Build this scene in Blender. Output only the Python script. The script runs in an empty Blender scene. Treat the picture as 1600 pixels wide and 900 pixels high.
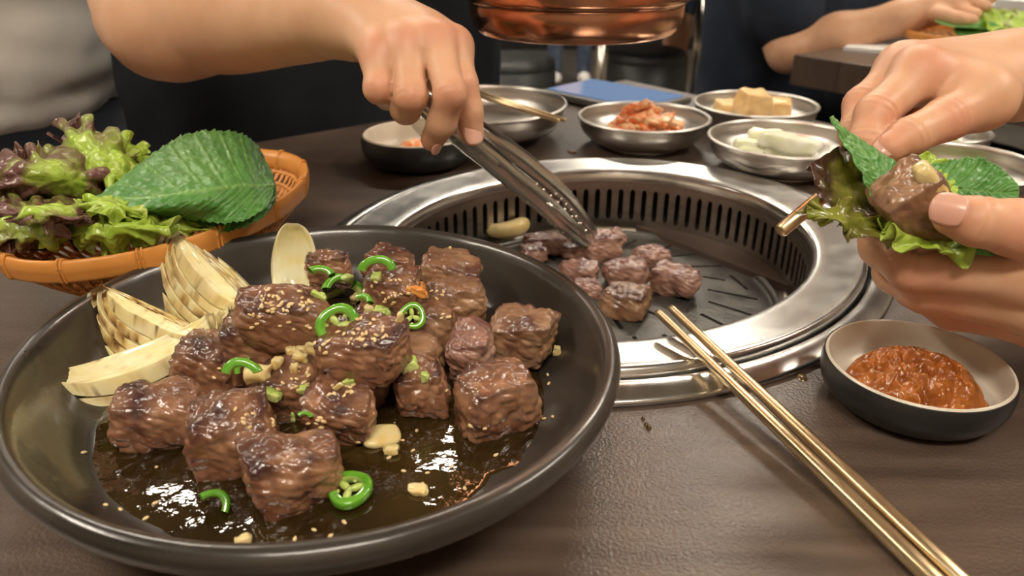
import bpy, math, random
import numpy as np
from mathutils import Vector, Matrix, noise, Euler
from mathutils.bvhtree import BVHTree
random.seed(7)
S = bpy.context.scene
COL = S.collection
# ------------------------------------------------------------------ camera
CH, PITCH, FPX = 0.205, math.radians(26), 1200.0
cam = bpy.data.cameras.new('camera'); camo = bpy.data.objects.new('camera', cam); COL.objects.link(camo)
camo.location = (0, 0, CH); camo.rotation_euler = (math.pi/2 - PITCH, 0, 0)
cam.sensor_width = 36; cam.lens = 36*FPX/1600; cam.clip_start = .01; cam.clip_end = 50
cam.dof.use_dof = True; cam.dof.focus_distance = .36; cam.dof.aperture_fstop = 12.5
S.camera = camo
# ------------------------------------------------------------------ world, exposure
w = bpy.data.worlds.new('world'); S.world = w; w.use_nodes = True
w.node_tree.nodes['Background'].inputs[0].default_value = (1, .93, .84, 1)
w.node_tree.nodes['Background'].inputs[1].default_value = .25
S.view_settings.view_transform = 'Standard'; S.view_settings.look = 'None'
S.view_settings.exposure = 0.2; S.view_settings.gamma = 1
LAMP = 34.0          # strength of the ceiling panels
# ------------------------------------------------------------------ pixel helpers (photo 1600x900) -> real positions
_f = Vector((0, math.cos(PITCH), -math.sin(PITCH))); _u = Vector((0, math.sin(PITCH), math.cos(PITCH))); _r = Vector((1, 0, 0))
CAMP = Vector((0, 0, CH))
def ray(px, py): return _f + _r*((px-800)/FPX) + _u*((450-py)/FPX)
def at(px, py, z=0.0):
    d = ray(px, py); return CAMP + d*((z-CH)/d.z)
def dep(px, py, t): return CAMP + ray(px, py)*t
# ------------------------------------------------------------------ object helpers
def tag(o, label=None, cat=None, group=None, kind=None):
    if label: o['label'] = label
    if cat: o['category'] = cat
    if group: o['group'] = group
    if kind: o['kind'] = kind
    return o
def mesh(name, V, Fs, mat, smooth=True, attrs=None):
    me = bpy.data.meshes.new(name)
    me.from_pydata([tuple(v) for v in V], [], [tuple(int(i) for i in f) for f in Fs])
    if smooth: me.polygons.foreach_set('use_smooth', [True]*len(me.polygons))
    if mat: me.materials.append(mat)
    for k, a in (attrs or {}).items():
        at_ = me.attributes.new(k, 'FLOAT', 'POINT'); at_.data.foreach_set('value', np.asarray(a, dtype=np.float32))
    me.update(); return me
def ob(name, V, Fs, mat, parent=None, smooth=True, attrs=None, origin=None, label=None, cat=None, group=None, kind=None):
    if parent is not None: origin = parent_world(parent)
    elif origin is None: origin = Vector((0, 0, 0))
    origin = Vector(origin)
    V = [Vector(v)-origin for v in V]
    o = bpy.data.objects.new(name, mesh(name, V, Fs, mat, smooth, attrs)); COL.objects.link(o)
    if parent is not None: o.parent = parent
    else: o.location = origin
    return tag(o, label, cat, group, kind)
def parent_world(p):
    v = Vector(p.location); q = p.parent
    while q: v += Vector(q.location); q = q.parent
    return v
def empty(name, loc, label, cat, group=None):
    o = bpy.data.objects.new(name, None); COL.objects.link(o); o.location = loc; o.empty_display_size = .02
    return tag(o, label, cat, group)
def join(*parts):
    V, Fs = [], []
    for v, f in parts:
        n = len(V); V += [Vector(q) for q in v]; Fs += [tuple(i+n for i in q) for q in f]
    return V, Fs
def lathe(prof, n=64, c=(0, 0, 0), M=None, closed=False):
    c = Vector(c); V = []; m = len(prof)
    for i in range(n):
        a = 2*math.pi*i/n; ca, sa = math.cos(a), math.sin(a)
        for r, z in prof:
            x, y = r*ca, r*sa
            if M: x, y = M[0][0]*x+M[0][1]*y, M[1][0]*x+M[1][1]*y
            V.append(c+Vector((x, y, z)))
    Fs = []
    for i in range(n):
        j = (i+1) % n
        for k in range(m if closed else m-1):
            l = (k+1) % m
            Fs.append((i*m+k, j*m+k, j*m+l, i*m+l))
    return V, Fs
def smoothprof(pts, k=6, closed=False):
    out = []; n = len(pts)
    for i in range(n-1):
        p0 = pts[max(i-1, 0)]; p1 = pts[i]; p2 = pts[i+1]; p3 = pts[min(i+2, n-1)]
        for j in range(k):
            t = j/k
            out.append(tuple(.5*(2*p1[d]+(p2[d]-p0[d])*t+(2*p0[d]-5*p1[d]+4*p2[d]-p3[d])*t*t+(-p0[d]+3*p1[d]-3*p2[d]+p3[d])*t**3) for d in range(len(p1))))
    out.append(tuple(pts[-1])); return out
def tube(pts, rad, n=8, cap=True, up=None, sq=None):
    """swept tube; rad a number or list; sq=(width,height) factors"""
    pts = [Vector(p) for p in pts]; m = len(pts)
    rad = rad if hasattr(rad, '__len__') else [rad]*m
    V = []; ref = Vector(up) if up else Vector((0, 0, 1))
    for i, p in enumerate(pts):
        t = (pts[min(i+1, m-1)]-pts[max(i-1, 0)]).normalized()
        if abs(t.dot(ref)) > .98 and not up: ref = Vector((1, 0, 0))
        a = t.cross(ref).normalized(); b = a.cross(t)
        sx, sy = sq or (1, 1)
        for k in range(n):
            th = 2*math.pi*(k+.5)/n
            V.append(p+a*(math.cos(th)*rad[i]*sx)+b*(math.sin(th)*rad[i]*sy))
    Fs = [(i*n+k, i*n+(k+1) % n, (i+1)*n+(k+1) % n, (i+1)*n+k) for i in range(m-1) for k in range(n)]
    if cap: Fs += [tuple(range(n))[::-1], tuple((m-1)*n+k for k in range(n))]
    return V, Fs
def box(c, s, rot=0.0, R=None):
    c = Vector(c); R = R or Matrix.Rotation(rot, 3, 'Z')
    V = [c+R @ Vector((x*s[0]/2, y*s[1]/2, z*s[2]/2)) for x in (-1, 1) for y in (-1, 1) for z in (-1, 1)]
    return V, [(0, 1, 3, 2), (4, 6, 7, 5), (0, 4, 5, 1), (2, 3, 7, 6), (0, 2, 6, 4), (1, 5, 7, 3)]
def bevel(o, wd, seg=2):
    m = o.modifiers.new('bevel', 'BEVEL'); m.width = wd; m.segments = seg; m.limit_method = 'ANGLE'; return o
def thick(o, t, off=0):
    m = o.modifiers.new('thickness', 'SOLIDIFY'); m.thickness = t; m.offset = off; return o
def sphere(c, r, R=None, nu=12, nv=8, s=(1, 1, 1)):
    c = Vector(c); V = []; R = R or Matrix.Identity(3)
    for i in range(nv+1):
        th = math.pi*i/nv
        for j in range(nu):
            ph = 2*math.pi*j/nu
            V.append(c+R @ Vector((r*s[0]*math.sin(th)*math.cos(ph), r*s[1]*math.sin(th)*math.sin(ph), r*s[2]*math.cos(th))))
    Fs = [(i*nu+j, (i+1)*nu+j, (i+1)*nu+(j+1) % nu, i*nu+(j+1) % nu) for i in range(nv) for j in range(nu)]
    return V, Fs
def fbm(p, o=4): return noise.fractal(Vector(p), 1.0, 2.0, o)
def frame(z, x=None):
    """rotation whose local z is z and local x near x"""
    z = Vector(z).normalized(); x = Vector(x) if x else Vector((1, 0, 0))
    if abs(z.dot(x.normalized())) > .97: x = Vector((0, 1, 0))
    y = z.cross(x).normalized(); x = y.cross(z)
    return Matrix((x, y, z)).transposed()
# ------------------------------------------------------------------ materials
def mat(name, c1, c2=None, scale=20, rough=.5, metal=0, bump=0, bscale=100, bdist=.001, coat=0, coatr=.05, sss=0, sssr=(.01, .005, .003),
        stretch=(1, 1, 1), spec=.5, trans=0, ramp=(.35, .65), r2=None, attr=None, c3=None, emit=None, estr=0, rot=0, detail=5, vor=0, vscale=100, sheen=0, ior=1.45, attr2=None, c4=None):
    m = bpy.data.materials.new(name); m.use_nodes = True; nt = m.node_tree; N = nt.nodes; L = nt.links
    b = N['Principled BSDF']
    b.inputs['Roughness'].default_value = rough; b.inputs['Metallic'].default_value = metal
    b.inputs['Specular IOR Level'].default_value = spec; b.inputs['IOR'].default_value = ior
    b.inputs['Coat Weight'].default_value = coat; b.inputs['Coat Roughness'].default_value = coatr
    b.inputs['Transmission Weight'].default_value = trans; b.inputs['Sheen Weight'].default_value = sheen
    if sss:
        b.inputs['Subsurface Weight'].default_value = sss; b.inputs['Subsurface Radius'].default_value = (1, sssr[1]/sssr[0], sssr[2]/sssr[0]); b.inputs['Subsurface Scale'].default_value = sssr[0]
    if emit:
        b.inputs['Emission Color'].default_value = (*emit, 1); b.inputs['Emission Strength'].default_value = estr
    tc = N.new('ShaderNodeTexCoord'); mp = N.new('ShaderNodeMapping'); L.new(tc.outputs['Object'], mp.inputs[0])
    mp.inputs['Rotation'].default_value = (0, 0, rot); mp.inputs['Scale'].default_value = stretch
    col = None
    def mix(fac, a, bb):
        x = N.new('ShaderNodeMix'); x.data_type = 'RGBA'
        L.new(fac, x.inputs[0])
        for s_, v in ((6, a), (7, bb)):
            if isinstance(v, tuple): x.inputs[s_].default_value = (*v[:3], 1)
            else: L.new(v, x.inputs[s_])
        return x.outputs[2]
    def rampn(src, lo, hi):
        x = N.new('ShaderNodeMapRange'); x.inputs[1].default_value = lo; x.inputs[2].default_value = hi; L.new(src, x.inputs[0]); return x.outputs[0]
    b.inputs['Base Color'].default_value = (*c1, 1)
    if c2:
        n1 = N.new('ShaderNodeTexNoise'); n1.inputs['Scale'].default_value = scale; n1.inputs['Detail'].default_value = detail; L.new(mp.outputs[0], n1.inputs[0])
        fac = rampn(n1.outputs[0], *ramp); col = mix(fac, c1, c2)
        if r2 is not None:
            x = N.new('ShaderNodeMapRange'); x.inputs[3].default_value = rough; x.inputs[4].default_value = r2; L.new(fac, x.inputs[0]); L.new(x.outputs[0], b.inputs['Roughness'])
    for an, cc in ((attr, c3), (attr2, c4)):
        if an:
            a = N.new('ShaderNodeAttribute'); a.attribute_name = an
            col = mix(a.outputs['Fac'], col if col else tuple(c1), cc)
    if col: L.new(col, b.inputs['Base Color'])
    nrm = None
    if bump:
        n2 = N.new('ShaderNodeTexNoise'); n2.inputs['Scale'].default_value = bscale; n2.inputs['Detail'].default_value = 4; L.new(mp.outputs[0], n2.inputs[0])
        bp = N.new('ShaderNodeBump'); bp.inputs['Strength'].default_value = bump; bp.inputs['Distance'].default_value = bdist; L.new(n2.outputs[0], bp.inputs['Height']); nrm = bp.outputs[0]
    if vor:
        v = N.new('ShaderNodeTexVoronoi'); v.feature = 'DISTANCE_TO_EDGE'; v.inputs['Scale'].default_value = vscale; L.new(mp.outputs[0], v.inputs[0])
        bp = N.new('ShaderNodeBump'); bp.inputs['Strength'].default_value = vor; bp.inputs['Distance'].default_value = bdist
        L.new(rampn(v.outputs[0], 0, .35), bp.inputs['Height'])
        if nrm: L.new(nrm, bp.inputs['Normal'])
        nrm = bp.outputs[0]
    if nrm:
        L.new(nrm, b.inputs['Normal'])
        if coat and coat < .99: L.new(nrm, b.inputs['Coat Normal'])
    return m
TA = math.atan2(-.614, -.789)      # direction of the table's long edge
m_wood = mat('dark_wood', (.055, .036, .026), (.105, .072, .052), scale=9, rough=.36, stretch=(1.2, 14, 1), rot=-TA, bump=.45, bscale=34, bdist=.0007, ramp=(.3, .7), r2=.42, coat=.45, coatr=.30)
# finer leather-like relief for the laminate
nt = m_wood.node_tree
for n in nt.nodes:
    if n.type == 'BUMP':
        nz = nt.nodes.new('ShaderNodeTexNoise'); nz.inputs['Scale'].default_value = 620; nz.inputs['Detail'].default_value = 3
        tcn = [q for q in nt.nodes if q.type == 'TEX_COORD'][0]; nt.links.new(tcn.outputs['Object'], nz.inputs[0]); nt.links.new(nz.outputs[0], n.inputs['Height'])
m_woodside = mat('dark_wood_edge', (.05, .032, .024), (.075, .05, .038), scale=12, rough=.45, stretch=(1, 1, 8))
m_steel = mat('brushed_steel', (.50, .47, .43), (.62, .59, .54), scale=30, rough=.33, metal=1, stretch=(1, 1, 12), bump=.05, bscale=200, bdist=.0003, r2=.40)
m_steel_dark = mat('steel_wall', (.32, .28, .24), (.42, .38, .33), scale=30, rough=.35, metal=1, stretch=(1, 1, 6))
m_ring = mat('polished_steel', (.60, .59, .57), (.72, .71, .68), scale=70, rough=.22, metal=1, bump=.05, bscale=30, bdist=.0010, r2=.27)
m_tong = mat('tong_steel', (.66, .62, .56), rough=.27, metal=1)
m_pan = mat('grill_plate_coating', (.06, .058, .052), (.13, .12, .105), scale=45, rough=.28, metal=.5, bump=.5, bscale=260, bdist=.0008, r2=.5, spec=.6)
m_black = mat('well_black', (.006, .006, .006), rough=.6)
m_ember = mat('glowing_ember', (.3, .02, .005), emit=(1, .05, .02), estr=.9)
m_plate = mat('stoneware_glaze', (.023, .019, .015), (.046, .038, .030), scale=14, rough=.24, bump=.4, bscale=45, bdist=.0012, r2=.38, spec=.6, metal=.12, ramp=(.35, .7), coat=.45, coatr=.15)
m_rim = m_plate
m_oil = mat('meat_juice', (.020, .011, .003), (.045, .026, .006), scale=25, rough=.04, bump=.55, bscale=55, bdist=.0022, spec=.9, ramp=(.4, .7))
m_meat = mat('seared_beef', (.175, .066, .032), (.37, .185, .095), scale=85, rough=.30, r2=.42, bump=.45, bscale=300, bdist=.0009, vor=.25, vscale=150, coat=.9, coatr=.07, sss=.06, sssr=(.004, .0015, .001), attr='sear', c3=(.050, .017, .014), ramp=(.32, .68), stretch=(1, 1.5, .7))
m_meat_b = mat('browned_beef', (.21, .095, .045), (.42, .25, .135), scale=80, rough=.34, r2=.45, bump=.45, bscale=300, bdist=.0009, vor=.25, vscale=140, coat=.6, coatr=.13, sss=.06, sssr=(.004, .0015, .001), attr='sear', c3=(.085, .032, .022), ramp=(.32, .68), stretch=(.7, 1.5, 1))
m_meat_p = mat('pink_beef', (.27, .125, .085), (.45, .27, .20), scale=80, rough=.36, r2=.45, bump=.45, bscale=300, bdist=.0009, vor=.25, vscale=140, coat=.6, coatr=.13, sss=.08, sssr=(.004, .002, .0015), attr='sear', c3=(.12, .045, .035), ramp=(.3, .7))
m_onion = mat('grilled_onion', (.80, .70, .34), (.84, .79, .52), scale=60, rough=.20, sss=.3, sssr=(.006, .005, .003), coat=.4, attr='gold', c3=(.64, .36, .07), attr2='char', c4=(.07, .022, .008), bump=.12, bscale=120, bdist=.0005, stretch=(1, 1, 2))
m_chili = mat('green_chili_skin', (.085, .30, .014), (.16, .42, .035), scale=60, rough=.2, coat=.6, sss=.1, sssr=(.003, .003, .001))
m_chili_in = mat('green_chili_flesh', (.42, .58, .12), (.55, .66, .22), scale=120, rough=.3, sss=.3, sssr=(.004, .004, .001), coat=.4)
m_scal = mat('scallion', (.34, .52, .08), (.62, .68, .26), scale=90, rough=.28, sss=.3, sssr=(.004, .004, .001), coat=.3)
m_garlic = mat('cooked_garlic', (.72, .58, .28), (.66, .46, .16), scale=110, rough=.28, sss=.3, sssr=(.005, .004, .002), coat=.4, ramp=(.5, .7))
m_sesame = mat('sesame_seed', (.72, .50, .24), (.80, .62, .36), scale=300, rough=.38, sss=.15, sssr=(.002, .0015, .001))
m_carrot = mat('orange_carrot', (.72, .24, .04), (.8, .36, .09), scale=100, rough=.3, coat=.4)
m_lett = mat('leaf_lettuce', (.30, .46, .035), (.42, .58, .08), scale=60, rough=.33, sss=.2, sssr=(.003, .003, .001), attr='red', c3=(.13, .055, .045), bump=.8, bscale=140, bdist=.0022, coat=.3, coatr=.2, attr2='vein', c4=(.55, .62, .22), vor=.5, vscale=120)
m_lettd = mat('red_leaf_lettuce', (.17, .19, .02), (.26, .26, .035), scale=50, rough=.30, sss=.1, sssr=(.003, .003, .001), attr='red', c3=(.065, .030, .018), bump=.5, bscale=130, bdist=.0018, coat=.4, coatr=.15, attr2='vein', c4=(.34, .34, .10), vor=.3, vscale=110)
m_per = mat('perilla_leaf', (.050, .185, .028), (.085, .25, .042), scale=40, rough=.40, sss=.1, sssr=(.003, .003, .001), bump=.45, bscale=300, bdist=.0006, attr='vein', c3=(.17, .34, .08), sheen=.05, vor=.35, vscale=190, coat=.15, coatr=.3)
m_skin = mat('skin', (.61, .345, .205), (.67, .40, .25), scale=35, rough=.44, sss=.22, sssr=(.010, .0045, .002), bump=.14, bscale=550, bdist=.0005, attr='red', c3=(.60, .225, .145), spec=.4)
m_nail = mat('fingernail', (.66, .35, .26), (.69, .38, .29), scale=80, rough=.35, sss=.2, sssr=(.004, .002, .001), coat=.3)
m_copper = mat('copper', (.60, .27, .15), (.70, .36, .22), scale=12, rough=.13, metal=1, bump=.18, bscale=40, bdist=.0018, r2=.28, stretch=(1, 1, .5))
m_plast = mat('orange_plastic', (.60, .24, .045), (.66, .29, .07), scale=20, rough=.38, sss=.1, sssr=(.003, .002, .001))
m_gold = mat('gold_steel', (.66, .50, .29), (.74, .58, .36), scale=40, rough=.32, metal=1, r2=.38)
m_blackc = mat('black_ceramic', (.014, .0135, .013), (.022, .021, .02), scale=40, rough=.34)
m_cream = mat('cream_glaze', (.62, .55, .44), (.68, .62, .51), scale=30, rough=.3)
m_ssam = mat('soybean_paste', (.24, .062, .010), (.44, .14, .024), scale=110, rough=.16, bump=.7, bscale=330, bdist=.0012, coat=.5, sss=.1, sssr=(.003, .002, .001))
m_kim = mat('kimchi', (.80, .20, .05), (.88, .58, .32), scale=110, rough=.28, sss=.2, sssr=(.004, .003, .001), coat=.4, ramp=(.42, .6))
m_rady = mat('yellow_radish', (.80, .53, .22), (.85, .62, .32), scale=60, rough=.3, sss=.3, sssr=(.005, .004, .002), coat=.3)
m_radw = mat('white_radish', (.78, .80, .55), (.86, .86, .72), scale=60, rough=.28, sss=.3, sssr=(.005, .005, .003), coat=.3)
m_tgrey = mat('grey_cotton', (.70, .67, .62), (.76, .73, .68), scale=8, rough=.9, sheen=.3, bump=.3, bscale=900, bdist=.0004)
m_tblack = mat('black_cotton', (.010, .011, .013), (.018, .021, .025), scale=7, rough=.9, spec=.15, bump=.3, bscale=20, bdist=.01)
m_tnavy = mat('navy_cotton', (.014, .019, .030), (.028, .035, .052), scale=7, rough=.9, spec=.15, bump=.3, bscale=20, bdist=.01)
m_trous = mat('black_trousers', (.012, .013, .018), (.022, .025, .033), scale=7, rough=.9, spec=.15)
m_denim = mat('denim', (.05, .07, .12), (.10, .13, .18), scale=20, rough=.85)
m_leather = mat('black_leatherette', (.018, .019, .019), (.03, .032, .031), scale=20, rough=.42, bump=.2, bscale=200)
m_chrome = mat('chair_chrome', (.5, .48, .44), rough=.2, metal=1)
m_screen = mat('screen_glass', (.02, .03, .05), emit=(.22, .34, .56), estr=.6, rough=.08)
m_case = mat('tablet_case', (.10, .095, .085), rough=.4)
m_white = mat('white_paper', (.78, .77, .74), rough=.8)
m_floor = mat('floor_vinyl', (.060, .054, .048), (.095, .088, .078), scale=6, rough=.45)
m_wall = mat('wall_paint', (.42, .34, .26), (.46, .38, .30), scale=3, rough=.8)
m_dwall = mat('wall_dark_panel', (.06, .048, .04), (.09, .07, .055), scale=3, rough=.6, stretch=(1, 1, .2))
m_ceil = mat('ceiling_paint', (.55, .50, .44), (.60, .55, .49), scale=3, rough=.85)
m_lampf = mat('lamp_frame', (.7, .7, .7), rough=.4)
m_lamp = mat('lamp_diffuser', (.9, .9, .9), emit=(1.0, .90, .76), estr=LAMP)
m_hair = mat('dark_hair', (.012, .009, .008), rough=.4)
m_shoe = mat('white_canvas', (.6, .58, .55), rough=.8)
m_skin_far = m_skin

# ------------------------------------------------------------------ room
FZ, CZ = -.75, 1.85
X0, X1, Y0, Y1 = -3.2, 3.6, -1.6, 6.2
tiles = ob('floor', *box(((X0+X1)/2, (Y0+Y1)/2, FZ-.03), (X1-X0, Y1-Y0, .06)), m_floor, smooth=False, kind='structure')
ob('ceiling', *box(((X0+X1)/2, (Y0+Y1)/2, CZ+.03), (X1-X0, Y1-Y0, .06)), m_ceil, smooth=False, kind='structure')
ob('wall_back', *box(((X0+X1)/2, Y1+.03, (FZ+CZ)/2), (X1-X0, .06, CZ-FZ)), m_dwall, smooth=False, kind='structure')
ob('wall_front', *box(((X0+X1)/2, Y0-.03, (FZ+CZ)/2), (X1-X0, .06, CZ-FZ)), m_wall, smooth=False, kind='structure')
ob('wall_left', *box((X0-.03, (Y0+Y1)/2, (FZ+CZ)/2), (.06, Y1-Y0, CZ-FZ)), m_wall, smooth=False, kind='structure')
ob('wall_right', *box((X1+.03, (Y0+Y1)/2, (FZ+CZ)/2), (.06, Y1-Y0, CZ-FZ)), m_wall, smooth=False, kind='structure')
for nm, c, s in (('baseboard_back', ((X0+X1)/2, Y1-.008, FZ+.05), (X1-X0, .016, .1)), ('baseboard_left', (X0+.008, (Y0+Y1)/2, FZ+.05), (.016, Y1-Y0, .1)), ('baseboard_right', (X1-.008, (Y0+Y1)/2, FZ+.05), (.016, Y1-Y0, .1))):
    ob(nm, *box(c, s), m_black, smooth=False, kind='structure')
for i, (lx, ly, sx, sy) in enumerate(((-1.36, 2.36, .62, .34), (-.26, 2.62, .62, .34), (.92, 2.25, .62, .34), (-1.2, 4.4, 1.1, .34), (1.05, 4.3, 1.1, .34), (-1.9, .5, .34, 1.1), (1.9, .5, .34, 1.1), (0, -.9, 1.1, .34))):
    nmw = ['the aisle left of the black-shirted diner', 'the floor behind the black-shirted diner', 'the neighbouring table', 'the far left floor', 'the far right floor', 'the left aisle', 'the right aisle', 'the near end of the room'][i]
    t = empty('ceiling_light', (lx, ly, CZ), 'white rectangular ceiling panel light above '+nmw, 'light', 'ceiling panel lights')
    fr = join(box((lx, ly+sy/2, CZ-.015), (sx+.04, .02, .03)), box((lx, ly-sy/2, CZ-.015), (sx+.04, .02, .03)), box((lx+sx/2, ly, CZ-.015), (.02, sy, .03)), box((lx-sx/2, ly, CZ-.015), (.02, sy, .03)))
    ob('frame', *fr, m_lampf, t, smooth=False)
    ob('diffuser', *box((lx, ly, CZ-.008), (sx-.02, sy-.02, .012)), m_lamp, t, smooth=False)

# ------------------------------------------------------------------ our table with the grill hole
A = Vector((-.789, -.6144, 0)); B = Vector((.621, -.7838, 0)); A.normalize(); B = Vector((-A.y, A.x, 0)); B = B if B.x > 0 else -B
C0 = Vector((.156, 1.07, 0))
GC = Vector((.0600, .4885, 0)); GR = .1945
GM = ((1.0, .062), (.062, 1.0))
def gpt(r, a, z):
    x, y = r*math.cos(a), r*math.sin(a)
    return GC+Vector((GM[0][0]*x+GM[0][1]*y, GM[1][0]*x+GM[1][1]*y, z))
LA, LB = 1.30, .92
tb = empty('dining_table', C0+A*LA/2+B*LB/2+Vector((0, 0, FZ)), 'large dark wood-grain table with the round grill set into it', 'table')
n = 96; V = []; Fs = []
cr = [C0, C0+A*LA, C0+A*LA+B*LB, C0+B*LB]
def edgept(a):
    d = Vector((math.cos(a), math.sin(a), 0)); g = GC-C0; best = 9
    for ax, o0, hi in ((A, g.dot(A), LA), (B, g.dot(B), LB)):
        s = d.dot(ax)
        if s > 1e-9: best = min(best, (hi-o0)/s)
        elif s < -1e-9: best = min(best, -o0/s)
    return GC+d*best
angs = sorted([2*math.pi*i/n for i in range(n)]+[math.atan2((c-GC).y, (c-GC).x) % (2*math.pi) for c in cr])
n = len(angs); TH = .035
for a in angs:
    e = edgept(a); q = gpt(.179, a, 0); q2 = Vector(q)
    # angle in stretched frame differs slightly; keep direction of q
    V += [q2, e, e-Vector((0, 0, TH)), q2-Vector((0, 0, TH))]
for i in range(n):
    j = (i+1) % n
    for k in range(4):
        l = (k+1) % 4; Fs.append((i*4+k, i*4+l, j*4+l, j*4+k))
ob('tabletop', V, Fs, m_wood, tb, smooth=False)
for sa in (.2, .8):
    c = C0+A*LA*sa+B*LB*.5
    ob('leg', *box((c.x, c.y, FZ/2-.02), (.10, .55, -FZ-.04), rot=math.atan2(B.y, B.x)-math.pi/2), m_woodside, tb, smooth=False)
# ------------------------------------------------------------------ grill
gr = empty('barbecue_grill', GC+Vector((0, 0, -.14)), 'round stainless table grill with slotted wall and dark grill plate', 'grill')
def glathe(prof, nm, m, n=160, closed=False):
    return ob(nm, *lathe(prof, n, GC, GM, closed), m, gr)
glathe(smoothprof([(.1945, .0006), (.1948, .0022), (.1935, .0038), (.188, .0062), (.1835, .0070), (.1805, .0062), (.1792, .003), (.1790, -.004)], 4), 'outer_flange', m_ring)
glathe(smoothprof([(.1772, -.004), (.1775, .004), (.1768, .0082), (.1745, .0100), (.170, .0096), (.158, .0088), (.1485, .0082), (.1445, .0068), (.1425, .003), (.1420, -.001)], 4), 'inner_ring', m_ring)
glathe([(.1792, -.004), (.1770, -.0045)], 'groove', m_black)
NS = 88; V = []; Fs = []
zt, zb, st, sb = -.001, -.043, -.0075, -.0355
for i in range(NS):
    a0 = 2*math.pi*i/NS; da = 2*math.pi/NS; base = len(V)
    hw = da*.22; ex = .0034*1.0
    inner = []; outer = []
    for k in range(5):
        t = math.pi*k/4; inner.append((a0+da/2+hw*math.cos(t), st-ex+ex*math.sin(t)))
    for k in range(5):
        t = math.pi+math.pi*k/4; inner.append((a0+da/2+hw*math.cos(t), sb+ex+ex*math.sin(t)))
    outer = [(a0+da, st-ex), (a0+da, zt), (a0+da/2, zt), (a0, zt), (a0, st-ex), (a0, sb+ex), (a0, zb), (a0+da/2, zb), (a0+da, zb), (a0+da, sb+ex)]
    for (aa, zz), (ab, zc) in zip(inner, outer): V += [gpt(.1418, aa, zz), gpt(.1418, ab, zc)]
    for (aa, zz) in inner: V.append(gpt(.1432, aa, zz))
    for k in range(10):
        l = (k+1) % 10
        Fs.append((base+2*k, base+2*k+1, base+2*l+1, base+2*l)); Fs.append((base+20+k, base+2*k, base+2*l, base+20+l))
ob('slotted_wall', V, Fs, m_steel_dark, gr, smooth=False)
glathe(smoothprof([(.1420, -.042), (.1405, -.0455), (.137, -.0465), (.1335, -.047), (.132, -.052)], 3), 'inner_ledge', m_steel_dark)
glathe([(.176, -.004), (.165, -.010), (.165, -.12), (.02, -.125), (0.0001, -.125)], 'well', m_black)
# pan: dark grill plate with slits cut through
PZ = -.044
o = glathe(smoothprof([(.1315, PZ-.006), (.1318, PZ+.001), (.1300, PZ+.0035), (.1275, PZ+.002), (.1255, PZ-.001), (.118, PZ-.0005), (.08, PZ+.002), (.03, PZ+.0045), (.0005, PZ+.005)], 3)
           + [(.0005, PZ-.004), (.08, PZ-.005), (.1315, PZ-.0075)], 'grill_plate', m_pan, n=128, closed=True)
cutV, cutF = [], []
slits = [((1050, 402), (1090, 396)), ((1075, 419), (1130, 415)), ((1098, 435), (1133, 439)), ((1141, 430), (1168, 452)), ((1105, 456), (1184, 467)), ((1106, 475), (1188, 496)),
         ((1094, 495), (1160, 523)), ((1071, 511), (1108, 541)), ((1036, 528), (1060, 548)), ((990, 532), (999, 548)), ((995, 374), (975, 385)), ((1040, 386), (1054, 380)), ((868, 362), (862, 370))]
segs = [(at(*p, PZ), at(*q, PZ)) for p, q in slits]
for k in range(30):
    a = 2*math.pi*k/30+.1
    if -.75 < math.sin(a) < 1 and math.cos(a) > -.1 : continue
    segs.append((gpt(.075, a, PZ), gpt(.112, a, PZ)))
for k in range(10):
    a = 2*math.pi*k/10; segs.append((gpt(.025, a, PZ), gpt(.05, a, PZ)))
parts = []
for p, q in segs:
    p = Vector((p.x, p.y, PZ)); q = Vector((q.x, q.y, PZ)); d = q-p; c = (p+q)/2
    parts.append(box(c, (max(d.length, .004), .0031, .04), rot=math.atan2(d.y, d.x)))
cv, cf = join(*parts)
cut = ob('cutter', cv, cf, None, smooth=False)
bm_ = o.modifiers.new('slits', 'BOOLEAN'); bm_.operation = 'DIFFERENCE'; bm_.object = cut; bm_.solver = 'EXACT'; bm_.use_self = True
bpy.context.view_layer.update()
me = bpy.data.meshes.new_from_object(o.evaluated_get(bpy.context.evaluated_depsgraph_get()))
print('GRILL', len(me.vertices), len(o.data.vertices)); o.modifiers.clear(); me.polygons.foreach_set('use_smooth', [False]*len(me.polygons)); o.data = me
bpy.data.objects.remove(cut)
pa = at(992, 540, PZ-.02)
ob('ember', *sphere((pa.x, pa.y, PZ-.02), .009, s=(1.3, 1, .5)), m_ember, gr)

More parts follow.
